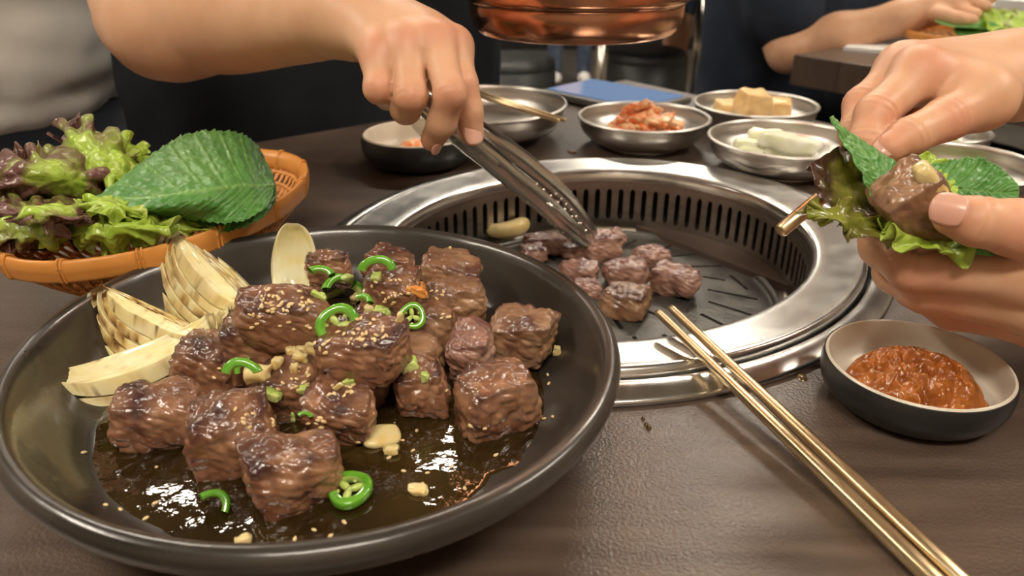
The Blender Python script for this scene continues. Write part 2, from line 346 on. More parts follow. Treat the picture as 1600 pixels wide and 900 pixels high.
# ------------------------------------------------------------------ generic bowls
def bowl(name, c, R, h, label, kind='steel', group=None, thickr=.0022, foot=.62, n=72):
    c = Vector((c[0], c[1], 0)); t = thickr
    if kind == 'steel':
        pr = smoothprof([(.001, .0012), (R*foot*.9, .0012), (R*foot, .0004), (R*foot+.001, .002), (R*.84, h*.28), (R*.96, h*.62), (R*.985, h*.95), (R, h+.0006), (R-.0012, h+.0018), (R-t-.001, h*.97), (R*.955-t, h*.62), (R*.83-t, h*.3), (R*foot, h*.09), (R*.3, h*.06), (.001, h*.06)], 4)
        e = empty(name, c, label, 'bowl', group); ob('body', *lathe(pr, n, c), m_steel, e)
        ob('rolled_rim', *lathe([(R-.0004+.0016*math.cos(q*math.pi/4), h+.0002+.0014*math.sin(q*math.pi/4)) for q in range(8)], n, c, closed=True), m_steel, e)
        return e
    e = empty(name, c, label, 'bowl', group)
    pr = smoothprof([(.001, .003), (R*.62, .003), (R*.66, .0005), (R*.70, .0015), (R*.86, h*.16), (R*.975, h*.45), (R*1.0, h*.75), (R*.985, h*.98), (R*.97, h)], 5)
    ob('body', *lathe(pr, n, c), m_blackc, e)
    pr = smoothprof([(R*.97, h), (R*.95, h+.0008), (R*.93, h), (R*.905, h*.8), (R*.87, h*.46), (R*.74, h*.24), (R*.45, h*.17), (.001, h*.13)], 5)
    ob('inner_glaze', *lathe(pr, n, c), m_cream, e)
    return e
bowl('dipping_bowl', (.1850, .2998), .0408, .0215, 'black bowl with cream inside full of brown paste, near the chopsticks', 'c', n=96)
bowl('dipping_bowl', (-.0848, .6800), .0505, .028, 'black bowl with cream inside behind the tongs and fingers', 'c')
bowl('side_dish_bowl', (-.0310, .7780), .0860, .033, 'empty deep steel bowl with a pair of chopsticks across it', foot=.5)
bowl('side_dish_bowl', (.1285, .7450), .0635, .027, 'steel bowl holding red kimchi')
bowl('side_dish_bowl', (.2534, .8020), .0625, .027, 'steel bowl holding yellow radish cubes')
bowl('side_dish_bowl', (.2405, .6650), .0660, .027, 'steel bowl holding white radish sticks')
bowl('side_dish_bowl', (.3480, .5790), .0590, .031, 'wide steel bowl behind the lettuce wrap at the right edge')
bowl('side_dish_bowl', (.3860, .6900), .0450, .028, 'small steel bowl with chopped green pepper under the upper hand')

def mound(name, c, R, hgt, m, seed, z0, label, cat, amp=.004, fr=70, n=70, sx=1.0, sy=1.0):
    V = []; Fs = []
    for i in range(n+1):
        for j in range(n+1):
            u = 2*i/n-1; v = 2*j/n-1; x = u*math.sqrt(1-v*v/2); y = v*math.sqrt(1-u*u/2); r = math.hypot(x, y)
            e = max(0, 1-r**3)
            p = Vector((c[0]+x*R*sx*(1+.06*fbm((u*2+seed, v*2, 3))), c[1]+y*R*sy*(1+.06*fbm((u*2, v*2+seed, 3))), 0))
            q = abs(fbm((p.x*fr+seed, p.y*fr, seed), 4)); z = z0+hgt*e+amp*e**.5*(1-2*q)-(.002*r**8)
            V.append(Vector((p.x, p.y, z)))
    for i in range(n):
        for j in range(n): a = i*(n+1)+j; Fs.append((a, a+n+1, a+n+2, a+1))
    return ob(name, V, Fs, m, origin=(c[0], c[1], z0), label=label, cat=cat, kind='stuff')
mound('soybean_paste', (.1845, .2962), .0305, .0090, m_ssam, 3, .0088, 'chunky orange-brown soybean paste in the near black bowl', 'sauce', amp=.0065, fr=85, n=110)
mound('soybean_paste', (-.081, .676), .028, .011, m_kim, 8, .008, 'orange paste in the far black bowl behind the fingers', 'sauce', amp=.004, fr=90, n=40)

# ------------------------------------------------------------------ chunk shapes (meat, radish, garlic)
_cube = {}
def cubegrid(N):
    if N in _cube: return _cube[N]
    idx = {}; V = []; Fs = []
    def vi(p):
        if p not in idx: idx[p] = len(V); V.append(tuple(2*q/N-1 for q in p))
        return idx[p]
    for ax in range(3):
        for sd in (0, N):
            for i in range(N):
                for j in range(N):
                    q = []
                    for di, dj in ((0, 0), (1, 0), (1, 1), (0, 1)):
                        p = [0, 0, 0]; p[ax] = sd; p[(ax+1) % 3] = i+di; p[(ax+2) % 3] = j+dj; q.append(vi(tuple(p)))
                    Fs.append(tuple(q if sd else q[::-1]))
    _cube[N] = (V, Fs); return _cube[N]
def chunk(size, seed, N=24, round_=.62, warp=.26, lump=.085, cell=.0009, cfreq=165, fine=.00022, bend=0.0):
    rnd = random.Random(seed); U, Fs = cubegrid(N)
    off = {(a, b, c): Vector([rnd.uniform(-warp, warp) for _ in range(3)]) for a in (-1, 1) for b in (-1, 1) for c in (-1, 1)}
    so = rnd.uniform(0, 50); V = []; sear = []
    for u in U:
        p = Vector(u); s = max(abs(q) for q in p); nsp = p.normalized()
        # superquadric rounding
        k = 6; l = sum(abs(q)**k for q in p)**(1/k); pr = p*((1-round_)/1.0)+(p/l*1.0)*round_
        sp = nsp*1.12; pr = pr.lerp(sp, round_*.55)
        wv = Vector((0, 0, 0))
        for key, o_ in off.items():
            wt = 1
            for d in range(3): wt *= (1+key[d]*p[d])/2
            wv += o_*wt
        pr = pr+wv*.8
        q = Vector((pr.x*size[0]/2, pr.y*size[1]/2, pr.z*size[2]/2))
        nn = Vector((nsp.x, nsp.y, nsp.z))
        msz = max(size)
        d = lump*msz*noise.noise(q*(2.2/msz)+Vector((so, 0, 0)))+.5*lump*msz*noise.noise(q*(6/msz)+Vector((so, 9, 0)))
        if cell:
            dd, _p = noise.voronoi(Vector((q.x*.8, q.y*1.15, q.z*1.5+q.x*.5))*cfreq+Vector((so, so, so)))
            e = min((dd[1]-dd[0])*2.5, 1.0); d += cell*(e-.6)
        d += fine*fbm(q*600+Vector((so, 0, 0)), 3)
        if bend: q = q+Vector((0, bend*(p.x*p.x-.4), 0))
        V.append(q+nn*d)
        tt = max(0, min(1, (p.z-.55)*2.2))*.9+.55*max(0, noise.noise(q*150+Vector((0, so, 0)))*1.6)
        edge = sum(1 for c in p if abs(c) > .82)
        sear.append(max(0, min(1, tt*(.55+.8*noise.noise(q*90+Vector((so, 2, 2))))+.12*(edge-1))))
    return V, Fs, sear
def place(V, c, rot): 
    R = Euler(rot).to_matrix(); c = Vector(c); return [c+R @ v for v in V]
HIT = []       # (verts, faces) of everything garnish may lie on
def add_chunk(name, c, size, rot, seed, m, label, cat, group=None, hit=True, **k):
    V, Fs, se = chunk(size, seed, **k); V = place(V, c, rot)
    o = ob(name, V, Fs, m, attrs={'sear': se}, origin=c, label=label, cat=cat, group=group)
    if hit: HIT.append((V, Fs))
    return o

# ------------------------------------------------------------------ the big plate
PC = Vector((-.0822, .2902, 0)); PM = ((1-.0084, -.024), (-.024, 1+.0084)); R = .1287
pl = empty('stoneware_plate', PC, 'large round dark brown stoneware plate full of beef cubes', 'plate')
prof = smoothprof([(.001, .004), (R*.60, .004), (R*.62, .0008), (R*.66, .0008), (R*.70, .0055), (R*.84, .015), (R*.955, .0275), (R*.992, .0345), (R*1.0, .0385), (R*.985, .0418), (R*.958, .0422), (R*.935, .0395),
                   (R*.905, .0315), (R*.86, .0205), (R*.80, .0135), (R*.72, .0110), (R*.5, .0102), (R*.25, .0098), (.001, .0096)], 6)
pv, pf = lathe(prof, 160, PC, PM)
ob('dish', pv, pf, m_plate, pl); HIT.append((pv, pf))
def pool(nm, cx, cy, rx, ry, z, seed, m, parent=None, n=72, k=24, **kw):
    V = []; Fs = []
    for i in range(n):
        a = 2*math.pi*i/n; q = 1+.14*noise.noise(Vector((math.cos(a)*1.6, math.sin(a)*1.6, seed)))+.10*noise.noise(Vector((math.cos(a)*6, math.sin(a)*6, seed)))
        for j in range(k+1):
            t = j/k; x = cx+rx*q*t*math.cos(a); y = cy+ry*q*t*math.sin(a)
            hgt = .0012*(1-t**6)+.00035*noise.noise(Vector((x*160, y*160, seed)))*(1-t**4)
            V.append((x, y, z+hgt-.0006*(t > .999)))
    for i in range(n):
        for j in range(k): a = i*(k+1)+j; b = ((i+1) % n)*(k+1)+j; Fs.append((a, a+1, b+1, b))
    return ob(nm, V, Fs, m, parent, **kw)
jp = pool('meat_juice', -.084, .286, .101, .097, .0112, 5, m_oil, n=110, k=50, label='glossy dark pool of meat juice and oil on the plate floor', cat='sauce', kind='stuff', origin=(-.088, .268, .0106))
HIT.append(([v.co+jp.location for v in jp.data.vertices], [tuple(p.vertices) for p in jp.data.polygons]))

# beef cubes: centre px, centre height, width/depth/height (m), rotation, material, label
BG = 'beef cubes on the plate'
beef = [
 (253, 650, .023, (.040, .031, .026), (0, .05, .25), 'a', 'glossy beef cube at the left end of the front row below the onion crescent'),
 (358, 680, .024, (.038, .033, .031), (.05, 0, .35), 'a', 'large glossy beef cube second from the left in the front row'),
 (457, 731, .023, (.0385, .033, .029), (0, .05, .45), 'a', 'frontmost rounded beef cube beside the chili ring on the plate floor'),
 (777, 628, .024, (.037, .030, .030), (.05, 0, .5), 'a', 'reddish beef cube at the right front with a sesame seed on its side'),
 (737, 552, .026, (.023, .028, .032), (.1, 0, -.1), 'p', 'pinkish narrow beef cube with wrinkled face, second from the right'),
 (818, 525, .028, (.035, .031, .032), (.15, .1, -.25), 'b', 'rightmost brown beef cube with a purple seared corner'),
 (655, 603, .023, (.027, .030, .026), (0, 0, .1), 'a', 'dark glazed beef cube topped with a yellow-green chili bit'),
 (536, 645, .024, (.031, .028, .028), (.1, 0, -.15), 'a', 'beef cube with garlic slice and seeds on top, behind the front one'),
 (334, 567, .025, (.036, .032, .032), (0, 0, -.1), 'a', 'dark beef cube touching the lowest onion crescent'),
 (455, 605, .024, (.032, .028, .028), (0, 0, .3), 'a', 'dark beef cube covered in chopped garlic in the middle of the heap'),
 (402, 548, .030, (.032, .030, .034), (0, 0, .2), 'a', 'beef cube wedged under the seed-covered one at upper left'),
 (500, 560, .026, (.040, .030, .030), (0, 0, .1), 'a', 'dark beef cube hidden low in the centre of the heap'),
 (600, 520, .024, (.040, .030, .028), (0, 0, .1), 'a', 'beef cube buried under the topmost seed-covered cubes'),
 (440, 492, .052, (.045, .030, .026), (.15, .08, .18), 'a', 'big seed-covered beef cube on top of the heap at the left'),
 (566, 548, .046, (.042, .030, .028), (.15, -.08, -.12), 'a', 'seed-covered beef cube on top of the heap behind the large chili ring'),
 (610, 458, .044, (.032, .026, .026), (.1, .05, -.1), 'a', 'dark glazed seed-dotted beef cube at the rear centre under a chili arc'),
 (706, 430, .039, (.036, .028, .022), (.1, .12, -.2), 'b', 'light brown beef cube at the rear right of the heap'),
 (711, 474, .030, (.031, .028, .028), (0, 0, .2), 'b', 'brown ridged beef cube just in front of the rear right one'),
 (606, 412, .036, (.031, .026, .022), (0, .2, -.1), 'a', 'purple-brown beef cube at the very back of the heap'),
 (513, 421, .032, (.025, .024, .022), (0, 0, .2), 'a', 'small dark beef cube behind the chili strips near the upright onion petal'),
 (676, 510, .028, (.022, .026, .030), (0, 0, .1), 'b', 'small pale beef cube under the small chili ring'),
 (640, 560, .022, (.030, .028, .024), (0, 0, .4), 'b', 'small beef cube glimpsed behind the glazed one with the chili bit'),
 (560, 600, .022, (.028, .026, .024), (0, 0, .4), 'a', 'shadowed beef cube between the heap centre and the front row'),
]
MM = {'a': m_meat, 'b': m_meat_b, 'p': m_meat_p}
for i, (u, v, z, sz, rot, mk, lb) in enumerate(beef):
    add_chunk('beef_cube', at(u, v, z*.93), (sz[0]*.86, sz[1]*.84, sz[2]*.86), rot, 40+i, MM[mk], lb, 'meat', BG, N=34 if i < 20 else 20)
GG = 'beef cubes on the grill'
gbeef = [
 (851, 380, (.036, .024, .017), .1, 'beef cube cooking on the grill right of the garlic clove'),
 (835, 395, (.022, .022, .014), .3, 'small beef cube on the grill just showing over the plate rim'),
 (938, 384, (.034, .028, .022), .3, 'beef cube gripped by the tongs on the grill'),
 (900, 388, (.026, .024, .014), .0, 'beef cube on the grill under the lower tong arm'),
 (958, 372, (.020, .022, .018), .2, 'beef cube on the grill just behind the tong tips'),
 (903, 425, (.031, .026, .018), -.2, 'beef cube on the grill nearest the plate rim, left of the group'),
 (977, 428, (.034, .026, .020), .2, 'beef cube in the middle of the grilling group'),
 (1016, 399, (.034, .024, .017), .5, 'rear beef cube of the grilling group, right of the tongs'),
 (1057, 439, (.035, .028, .021), -.45, 'rightmost pinkish beef cube on the grill'),
 (980, 469, (.036, .032, .021), -.45, 'frontmost folded beef cube on the grill'),
 (915, 452, (.020, .02, .014), .1, 'small beef cube half hidden by the plate rim on the grill'),
]
for i, (u, v, sz, rz, lb) in enumerate(gbeef):
    add_chunk('beef_cube', at(u, v, PZ+.003+sz[2]*.43), tuple(q*.88 for q in sz), (0, 0, rz), 90+i, m_meat_p if i != 9 else m_meat_b, lb, 'meat', GG, hit=False, N=24)
o = add_chunk('garlic_clove', at(796, 357, PZ+.012), (.036, .013, .013), (0, -.1, .35), 5, m_garlic, 'whole curved garlic clove cooking on the grill edge', 'garlic', hit=False, N=14, round_=.95, cell=0, fine=0, warp=.06, lump=.02, bend=.0045)

# ------------------------------------------------------------------ chopsticks across the ring
PA = at(1128, 566, .0135)
def stick(u0, v0, z0, u1, v1, z1, L, tipw, endw, label, group, tip_uv):
    a = at(u0, v0, z0); b = at(u1, v1, z1); d = (b-a).normalized()
    # extend backwards to the tip pixel
    best = min((abs((lambda q: 450-FPX*((q-CAMP).dot(_u)/(q-CAMP).dot(_f)))(a-d*t*.001)-tip_uv), t) for t in range(0, 120))[1]*.001
    p0 = a-d*best; pts = [p0+d*L*t for t in (0, .01, .3, .7, 1)]
    V, Fs = tube(pts, [tipw*.8, tipw, tipw*1.1, endw, endw], n=16, up=(0, 0, 1))
    # squarish handle: push verts toward a square profile with distance
    n = 16
    for i in range(5):
        sqf = (0, .25, .55, .8, .8)[i]
        c = pts[i]
        for k in range(n):
            th = 2*math.pi*(k+.5)/n; f = 1/max(abs(math.cos(th)), abs(math.sin(th)))
            V[i*n+k] = c+(V[i*n+k]-c)*(1+sqf*(min(f, 1.28)-1))
    return ob('chopstick', V, Fs, m_gold, origin=pts[2], label=label, cat='chopstick', group=group)
g = 'chopsticks across the grill ring'
s1 = stick(1126, 583, .0132, 1432, 880, .0045, .235, .0021, .0031, 'gold metal chopstick, the left one of the pair resting on the grill ring', g, 487)
s2 = stick(1140, 568, .0132, 1470, 880, .0045, .235, .0021, .0031, 'gold metal chopstick, the right one of the pair resting on the grill ring', g, 480)

# ------------------------------------------------------------------ copper hood
HC = Vector((.0428, .545, 0)); hz = .1335; hr = .0725
hd = empty('exhaust_hood', HC+Vector((0, 0, hz)), 'round polished copper exhaust hood hanging over the grill', 'hood')
hd_prof = smoothprof([(hr*.86, hz+.0035), (hr*.875, hz), (hr*.91, hz+.0008), (hr*.955, hz+.005), (hr*.985, hz+.0125), (hr*.99, hz+.0185), (hr*1.0, hz+.0196)], 6)
ob('lower_collar', *lathe(hd_prof, 96, HC), m_copper, hd)
ob('duct', *lathe([(hr*.99, hz+.0196), (hr*1.01, hz+.020), (hr*1.025, hz+.0215), (hr*1.035, hz+.0235), (hr*1.035, hz+.045), (hr*1.035, hz+.3), (hr*1.035, CZ)], 96, HC), m_copper, hd)
ob('inner_duct', *lathe([(hr*.86, hz+.0035), (hr*.84, hz+.02), (hr*.84, CZ)], 64, HC), m_steel_dark, hd)

# ------------------------------------------------------------------ patches: leaves
def cr1(n, m):
    """Catmull-Rom basis matrix: m samples from n control points"""
    W = np.zeros((m, n))
    for i in range(m):
        x = i/(m-1)*(n-1); k = min(int(x), n-2); t = x-k
        c = (.5*(-t+2*t*t-t**3), .5*(2-5*t*t+3*t**3), .5*(t+4*t*t-3*t**3), .5*(-t*t+t**3))
        for d, cc in zip((-1, 0, 1, 2), c): 
            j = k+d
            if j < 0: W[i, 0] += 2*cc; W[i, 1] -= cc
            elif j >= n: W[i, n-1] += 2*cc; W[i, n-2] -= cc
            else: W[i, j] += cc
    return W
def patch_eval(G, s, t):
    """G list of rows of Vectors; s,t arrays 0..1 -> positions"""
    G = np.array([[tuple(p) for p in row] for row in G]); n, m = G.shape[:2]
    def basis(x, n):
        x = np.clip(x, 0, 1)*(n-1); k = np.minimum(x.astype(int), n-2); q = x-k; W = np.zeros((len(x), n)); r = np.arange(len(x))
        cs = (.5*(-q+2*q*q-q**3), .5*(2-5*q*q+3*q**3), .5*(q+4*q*q-3*q**3), .5*(-q*q+q**3))
        for d, c in zip((-1, 0, 1, 2), cs):
            j = k+d; lo = j < 0; hi = j >= n; ok = ~(lo | hi)
            W[r[ok], j[ok]] += c[ok]
            W[r[lo], 0] += 2*c[lo]; W[r[lo], 1] -= c[lo]
            W[r[hi], n-1] += 2*c[hi]; W[r[hi], n-2] -= c[hi]
        return W
    return np.einsum('ia,ib,abk->ik', basis(s, n), basis(t, m), G)
def normals(P, nu, nv):
    Q = P.reshape(nu, nv, 3); du = np.gradient(Q, axis=0); dv = np.gradient(Q, axis=1); N = np.cross(du, dv)
    N /= np.linalg.norm(N, axis=2, keepdims=True)+1e-12; return N.reshape(-1, 3)
def gridfaces(nu, nv): return [(i*nv+j, (i+1)*nv+j, (i+1)*nv+j+1, i*nv+j+1) for i in range(nu-1) for j in range(nv-1)]
def lettuce(name, G, seed, m, label, ruff=.0046, fr=9, red=.6, nu=90, nv=90, crinkle=.0018, group=None, edgew=.25, tipred=1.0, parent=None):
    """s: base->tip, t: side to side; ruffled outer margin"""
    q0 = np.repeat(np.linspace(-1, 1, nu), nv); t0 = np.tile(np.linspace(-1, 1, nv), nu)
    x = t0*np.sqrt(1-q0*q0/2); y = q0*np.sqrt(1-t0*t0/2); r = np.hypot(x, y); th = np.arctan2(x, y)
    nz = lambda a, b, f, o: np.array([noise.noise(Vector((math.cos(q)*f+o, math.sin(q)*f, g+seed))) for q, g in zip(a, b)])
    out = 1+.10*nz(th, r*0, 2.2, 3)*r**2+.05*nz(th, r*0, 6, 8)*r**4
    x *= out*1.06; y *= out*1.06
    P = patch_eval(G, (y+1)/2, (x+1)/2); N = normals(P, nu, nv)
    e = np.clip((r-edgew)/(1-edgew), 0, 1)**1.7
    size = np.linalg.norm(P.max(0)-P.min(0)); k1 = 2.6/size; k2 = 6.5/size
    low = np.array([noise.noise(Vector(p*k1)+Vector((seed, 0, 0))) for p in P]); mid_ = np.array([noise.noise(Vector(p*k2)+Vector((0, seed, 0))) for p in P])
    ph = nz(th, r*.7, 1.6, 0); ph2 = nz(th, r*1.2, 3.4, 5); ph3 = nz(th, r*2.0, 7, 7)
    phi = th*fr+ph*4+seed; ruf = ruff*(e*np.sin(phi)*(1+.7*ph2)+.3*e*ph3)+size*(.055*low+.030*mid_*(.4+.6*r))
    cr = np.array([fbm((p[0]*75+seed, p[1]*75, p[2]*75), 3) for p in P])
    P = P+N*(ruf+crinkle*cr)[:, None]
    # omega-shaped frill: widen every crest and trough along the margin
    ctr = P.mean(0); rad = P-ctr; Rr = np.linalg.norm(rad, axis=1); tan = np.cross(N, rad/(Rr[:, None]+1e-9)); tn = np.linalg.norm(tan, axis=1, keepdims=True); tan /= tn+1e-9
    dth = np.cross(N, P-ctr); sgn = np.sign(np.nanmean(np.einsum('ij,ij->i', np.gradient(P.reshape(nu, nv, 3), axis=1).reshape(-1, 3), tan)*np.where(y > .5, 1, 0))) or 1
    P = P-tan*(sgn*.42*Rr/fr*e*np.sin(2*phi))[:, None]
    vein = np.exp(-(x/.030)**2)*np.clip(.8-.6*(y+1)/2, 0, 1)
    side = np.abs((((y+1)*2.4+np.abs(x)*1.6) % 1)-.5); vein = np.clip(vein+.35*np.exp(-(side/.025)**2)*(np.abs(x) < .8), 0, 1)
    rr = np.clip((r-.35)*1.5*tipred+.9*cr+red-.6, 0, 1)*min(1, red*1.4)
    vein = vein*(1-rr*.8)
    o = ob(name, P, gridfaces(nu, nv), m, attrs={'red': rr, 'vein': vein*.6}, origin=P[len(P)//2] if parent is None else None, label=label, cat='leaf' if parent is None else None, group=group, parent=parent)
    return thick(o, .0005)
def perilla(name, G, seed, label, teeth=26, nu=150, nv=71, m=None, cup=.0008, group=None, blunt=False, parent=None, stem=True):
    s = np.repeat(np.linspace(0, 1, nu), nv); tt = np.tile(np.linspace(-1, 1, nv), nu)
    w = np.sin(np.pi*np.clip(s, 0, 1)**.62)**.72 if not blunt else np.clip(1-np.abs(2*s-1)**2.6, 0, 1)**.5
    saw = (s*teeth) % 1; ser = (1-.060*(saw if not blunt else np.abs(saw-.5)*2.2)*(np.abs(tt) > .93)*(s > .05)*(s < .97))
    tq = tt*w*ser*(.999)
    P = patch_eval(G, s, (tq+1)/2); N = normals(P, nu, nv)
    N[~np.isfinite(N).all(1)] = 0
    x = np.abs(tt)
    f = (s-.30*x*(1-.3*x))*8.5; dist = np.abs(f-np.round(f)); lat = np.exp(-(dist/.05)**2)*(x < .93)*(s > .04)
    mid = np.exp(-(x*w/.028)**2)
    quilt = .5+.5*np.cos(2*np.pi*f)
    cr = np.array([fbm((p[0]*160+seed, p[1]*160, p[2]*160), 3) for p in P])
    P = P+N*(cup*quilt**.5*.9*w-cup*.8*mid-cup*lat+.0010*cr)[:, None]
    o = ob(name, P, gridfaces(nu, nv), m or m_per, attrs={'vein': np.clip(mid+.55*lat, 0, 1)}, origin=P[len(P)//2] if parent is None else None, label=label, cat='leaf' if parent is None else None, group=group, parent=parent)
    return thick(o, .0004)
def GA(rows): return [[at(*p) for p in r] for r in rows]       # (px,py,height)
def GD(rows): return [[dep(*p) for p in r] for r in rows]      # (px,py,depth)

# ------------------------------------------------------------------ basket
BC = Vector((-.2086, .4436, 0)); bs = .0874; BMx = ((1-.1504, .133), (.133, 1+.1504))
bk = empty('woven_basket', BC, 'oval orange-brown plastic woven basket of lettuce and perilla leaves', 'basket')
def bpt(r, a, z): 
    x, y = r*math.cos(a), r*math.sin(a); return BC+Vector((BMx[0][0]*x+BMx[0][1]*y, BMx[1][0]*x+BMx[1][1]*y, z))
def build_basket(BC_, bs, BMx, parent, nrib=72, hz=.05, lowres=False):
    def bp(r, a, z):
        x, y = r*math.cos(a), r*math.sin(a); return BC_+Vector((BMx[0][0]*x+BMx[0][1]*y, BMx[1][0]*x+BMx[1][1]*y, z))
    pr = smoothprof([(bs*.955, hz-.010), (bs*.99, hz-.010), (bs*1.0, hz-.006), (bs*1.005, hz-.003), (bs*1.0, hz+.0005), (bs*.985, hz+.002), (bs*.955, hz+.0005), (bs*.935, hz-.002), (bs*.925, hz-.007), (bs*.935, hz-.010), (bs*.955, hz-.010)], 3)
    ob('rim', *lathe(pr, 96, BC_, BMx, closed=False), m_plast, parent)
    def prof(t):     # 0 rim .. 1 centre
        if t < .6:
            q = t/.6
            return bs*(.95-.47*q**1.15), .004+(hz-.012)*(1-q)**1.1
        return bs*.48*(1-(t-.6)/.4), .0038
    ps = []
    for i in range(nrib):
        a = 2*math.pi*i/nrib; pts = [bp(*(lambda rz: (rz[0], a+.35*t, rz[1]))(prof(t))) for t in np.linspace(0, .93, 16)]
        ps.append(tube(pts, .0011, n=5, cap=False))
    for i in range(nrib):
        a = 2*math.pi*i/nrib; pts = [bp(*(lambda rz: (rz[0]+.0008, a-.35*t, rz[1]))(prof(t))) for t in np.linspace(0, .6, 12)]
        ps.append(tube(pts, .0011, n=5, cap=False))
    if True:
        ob('lattice_rib', *join(*ps), m_plast, parent, kind='stuff')
    ps = []
    for k, t in enumerate(list(np.linspace(.05, .58, 7))+list(np.linspace(.64, .95, 6))):
        r0, z0 = prof(t); m_ = 144
        pts = [bp(r0+.0010*(1 if (j+k) % 2 else -1), 2*math.pi*j/m_, z0) for j in range(m_+1)]
        ps.append(tube(pts, .0013, n=5, cap=False, up=(0, 0, 1)))
    ob('woven_strand', *join(*ps), m_plast, parent, kind='stuff')
    for k in range(14):
        for da in (-.012, .012):
            a = 2*math.pi*k/14+.2+da; pts = [bp(r+.0001*(1 if r > bs*.96 else -1), a, z+(.0005 if z > hz else -.0001)) for r, z in pr]
            ob('rim_wrap', *tube(pts, .0007, n=5, up=(0, 0, 1), cap=False), m_plast, parent)
build_basket(BC, bs, BMx, bk)
# leaves in the basket
lg = 'lettuce leaves in the basket'
lettuce('lettuce_leaf', GA([[(170, 350, .038), (90, 345, .040), (10, 350, .040)], [(190, 365, .040), (90, 365, .042), (-10, 365, .042)], [(190, 385, .040), (90, 385, .040), (0, 385, .040)]]), 3.3, m_lett, 'dark shaded lettuce leaf lying at the bottom of the basket', red=.8, group=lg)
lettuce('lettuce_leaf', GA([[(150, 345, .045), (90, 335, .055), (20, 330, .058)], [(170, 305, .062), (100, 295, .075), (10, 310, .072)], [(160, 268, .075), (70, 262, .088), (-15, 285, .082)], [(140, 245, .078), (50, 235, .090), (-40, 262, .085)]]), 1.3, m_lett, 'dark purple-brown lettuce leaf leaning at the left of the basket', red=.95, group=lg)
lettuce('lettuce_leaf', GA([[(130, 330, .045), (180, 315, .05), (235, 300, .055)], [(100, 285, .062), (155, 270, .075), (220, 262, .07)], [(80, 235, .078), (135, 228, .088), (205, 238, .08)], [(70, 200, .086), (120, 190, .094), (190, 212, .086)]]), 2.7, m_lett, 'lettuce leaf with a brown crest standing at the back of the basket', red=.72, group=lg)
lettuce('lettuce_leaf', GA([[(190, 330, .048), (220, 305, .053), (240, 285, .058)], [(150, 300, .062), (190, 275, .073), (235, 255, .072)], [(125, 262, .072), (172, 238, .083), (225, 226, .078)], [(115, 240, .076), (155, 212, .087), (212, 205, .083)]]), 4.1, m_lett, 'bright green frilly lettuce leaf behind the big perilla leaf', red=.12, group=lg)
lettuce('lettuce_leaf', GA([[(80, 305, .060), (20, 310, .055), (-60, 315, .05)], [(110, 335, .070), (30, 335, .068), (-60, 345, .06)], [(115, 365, .064), (35, 370, .062), (-60, 375, .058)], [(105, 382, .054), (30, 388, .053), (-50, 390, .052)]]), 5.9, m_lett, 'purple lettuce leaf folded over the left front rim of the basket', red=.82, group=lg, fr=10)
lettuce('lettuce_leaf', GA([[(250, 310, .053), (180, 308, .058), (90, 315, .055)], [(262, 342, .064), (170, 335, .070), (70, 330, .066)], [(265, 370, .056), (160, 365, .064), (62, 360, .062)], [(250, 380, .050), (150, 390, .052), (60, 386, .052)]]), 7.7, m_lett, 'yellow-green lettuce leaf with a brownish frill at the front of the basket', red=.33, group=lg, fr=11)
lettuce('lettuce_leaf', GA([[(120, 310, .060), (70, 300, .068), (10, 300, .066)], [(130, 330, .072), (70, 325, .080), (0, 325, .076)], [(125, 350, .070), (60, 352, .074), (-5, 348, .070)]]), 12.2, m_lett, 'small purple lettuce leaf crumpled on top at the left middle of the basket', red=.9, group=lg, fr=8)
lettuce('lettuce_leaf', GA([[(215, 300, .062), (180, 290, .068), (140, 290, .068)], [(225, 322, .070), (180, 315, .076), (130, 315, .074)], [(220, 345, .064), (170, 345, .070), (115, 345, .068)]]), 14.6, m_lett, 'small yellow-green lettuce leaf tucked below the perilla tip', red=.2, group=lg, fr=8)
lettuce('lettuce_leaf', GA([[(300, 320, .05), (250, 325, .052), (190, 330, .05)], [(330, 340, .053), (250, 342, .060), (165, 345, .060)], [(335, 358, .050), (250, 364, .056), (165, 372, .056)], [(320, 368, .046), (250, 382, .048), (160, 392, .049)]]), 9.2, m_lett, 'bright green curled lettuce leaf under the perilla at the front rim', red=.05, group=lg, fr=9)
pg = 'perilla leaves in the basket'
perilla('perilla_leaf', GA([[(428, 350, .052), (432, 302, .054), (430, 250, .056)], [(350, 362, .050), (365, 305, .06), (375, 225, .07)], [(240, 364, .050), (262, 318, .062), (270, 210, .075)], [(135, 352, .056), (140, 335, .06), (160, 240, .075)]]), 3, 'dark green perilla leaf peeking out beneath the top one', group=pg)
perilla('perilla_leaf', GA([[(424, 345, .058), (428, 290, .060), (424, 235, .062)], [(345, 350, .057), (362, 291, .072), (374, 205, .078)], [(238, 345, .058), (258, 306, .075), (268, 190, .084)], [(130, 338, .064), (138, 318, .068), (150, 225, .084)]]), 1, 'large upper perilla leaf with serrated edge lying across the basket', group=pg)

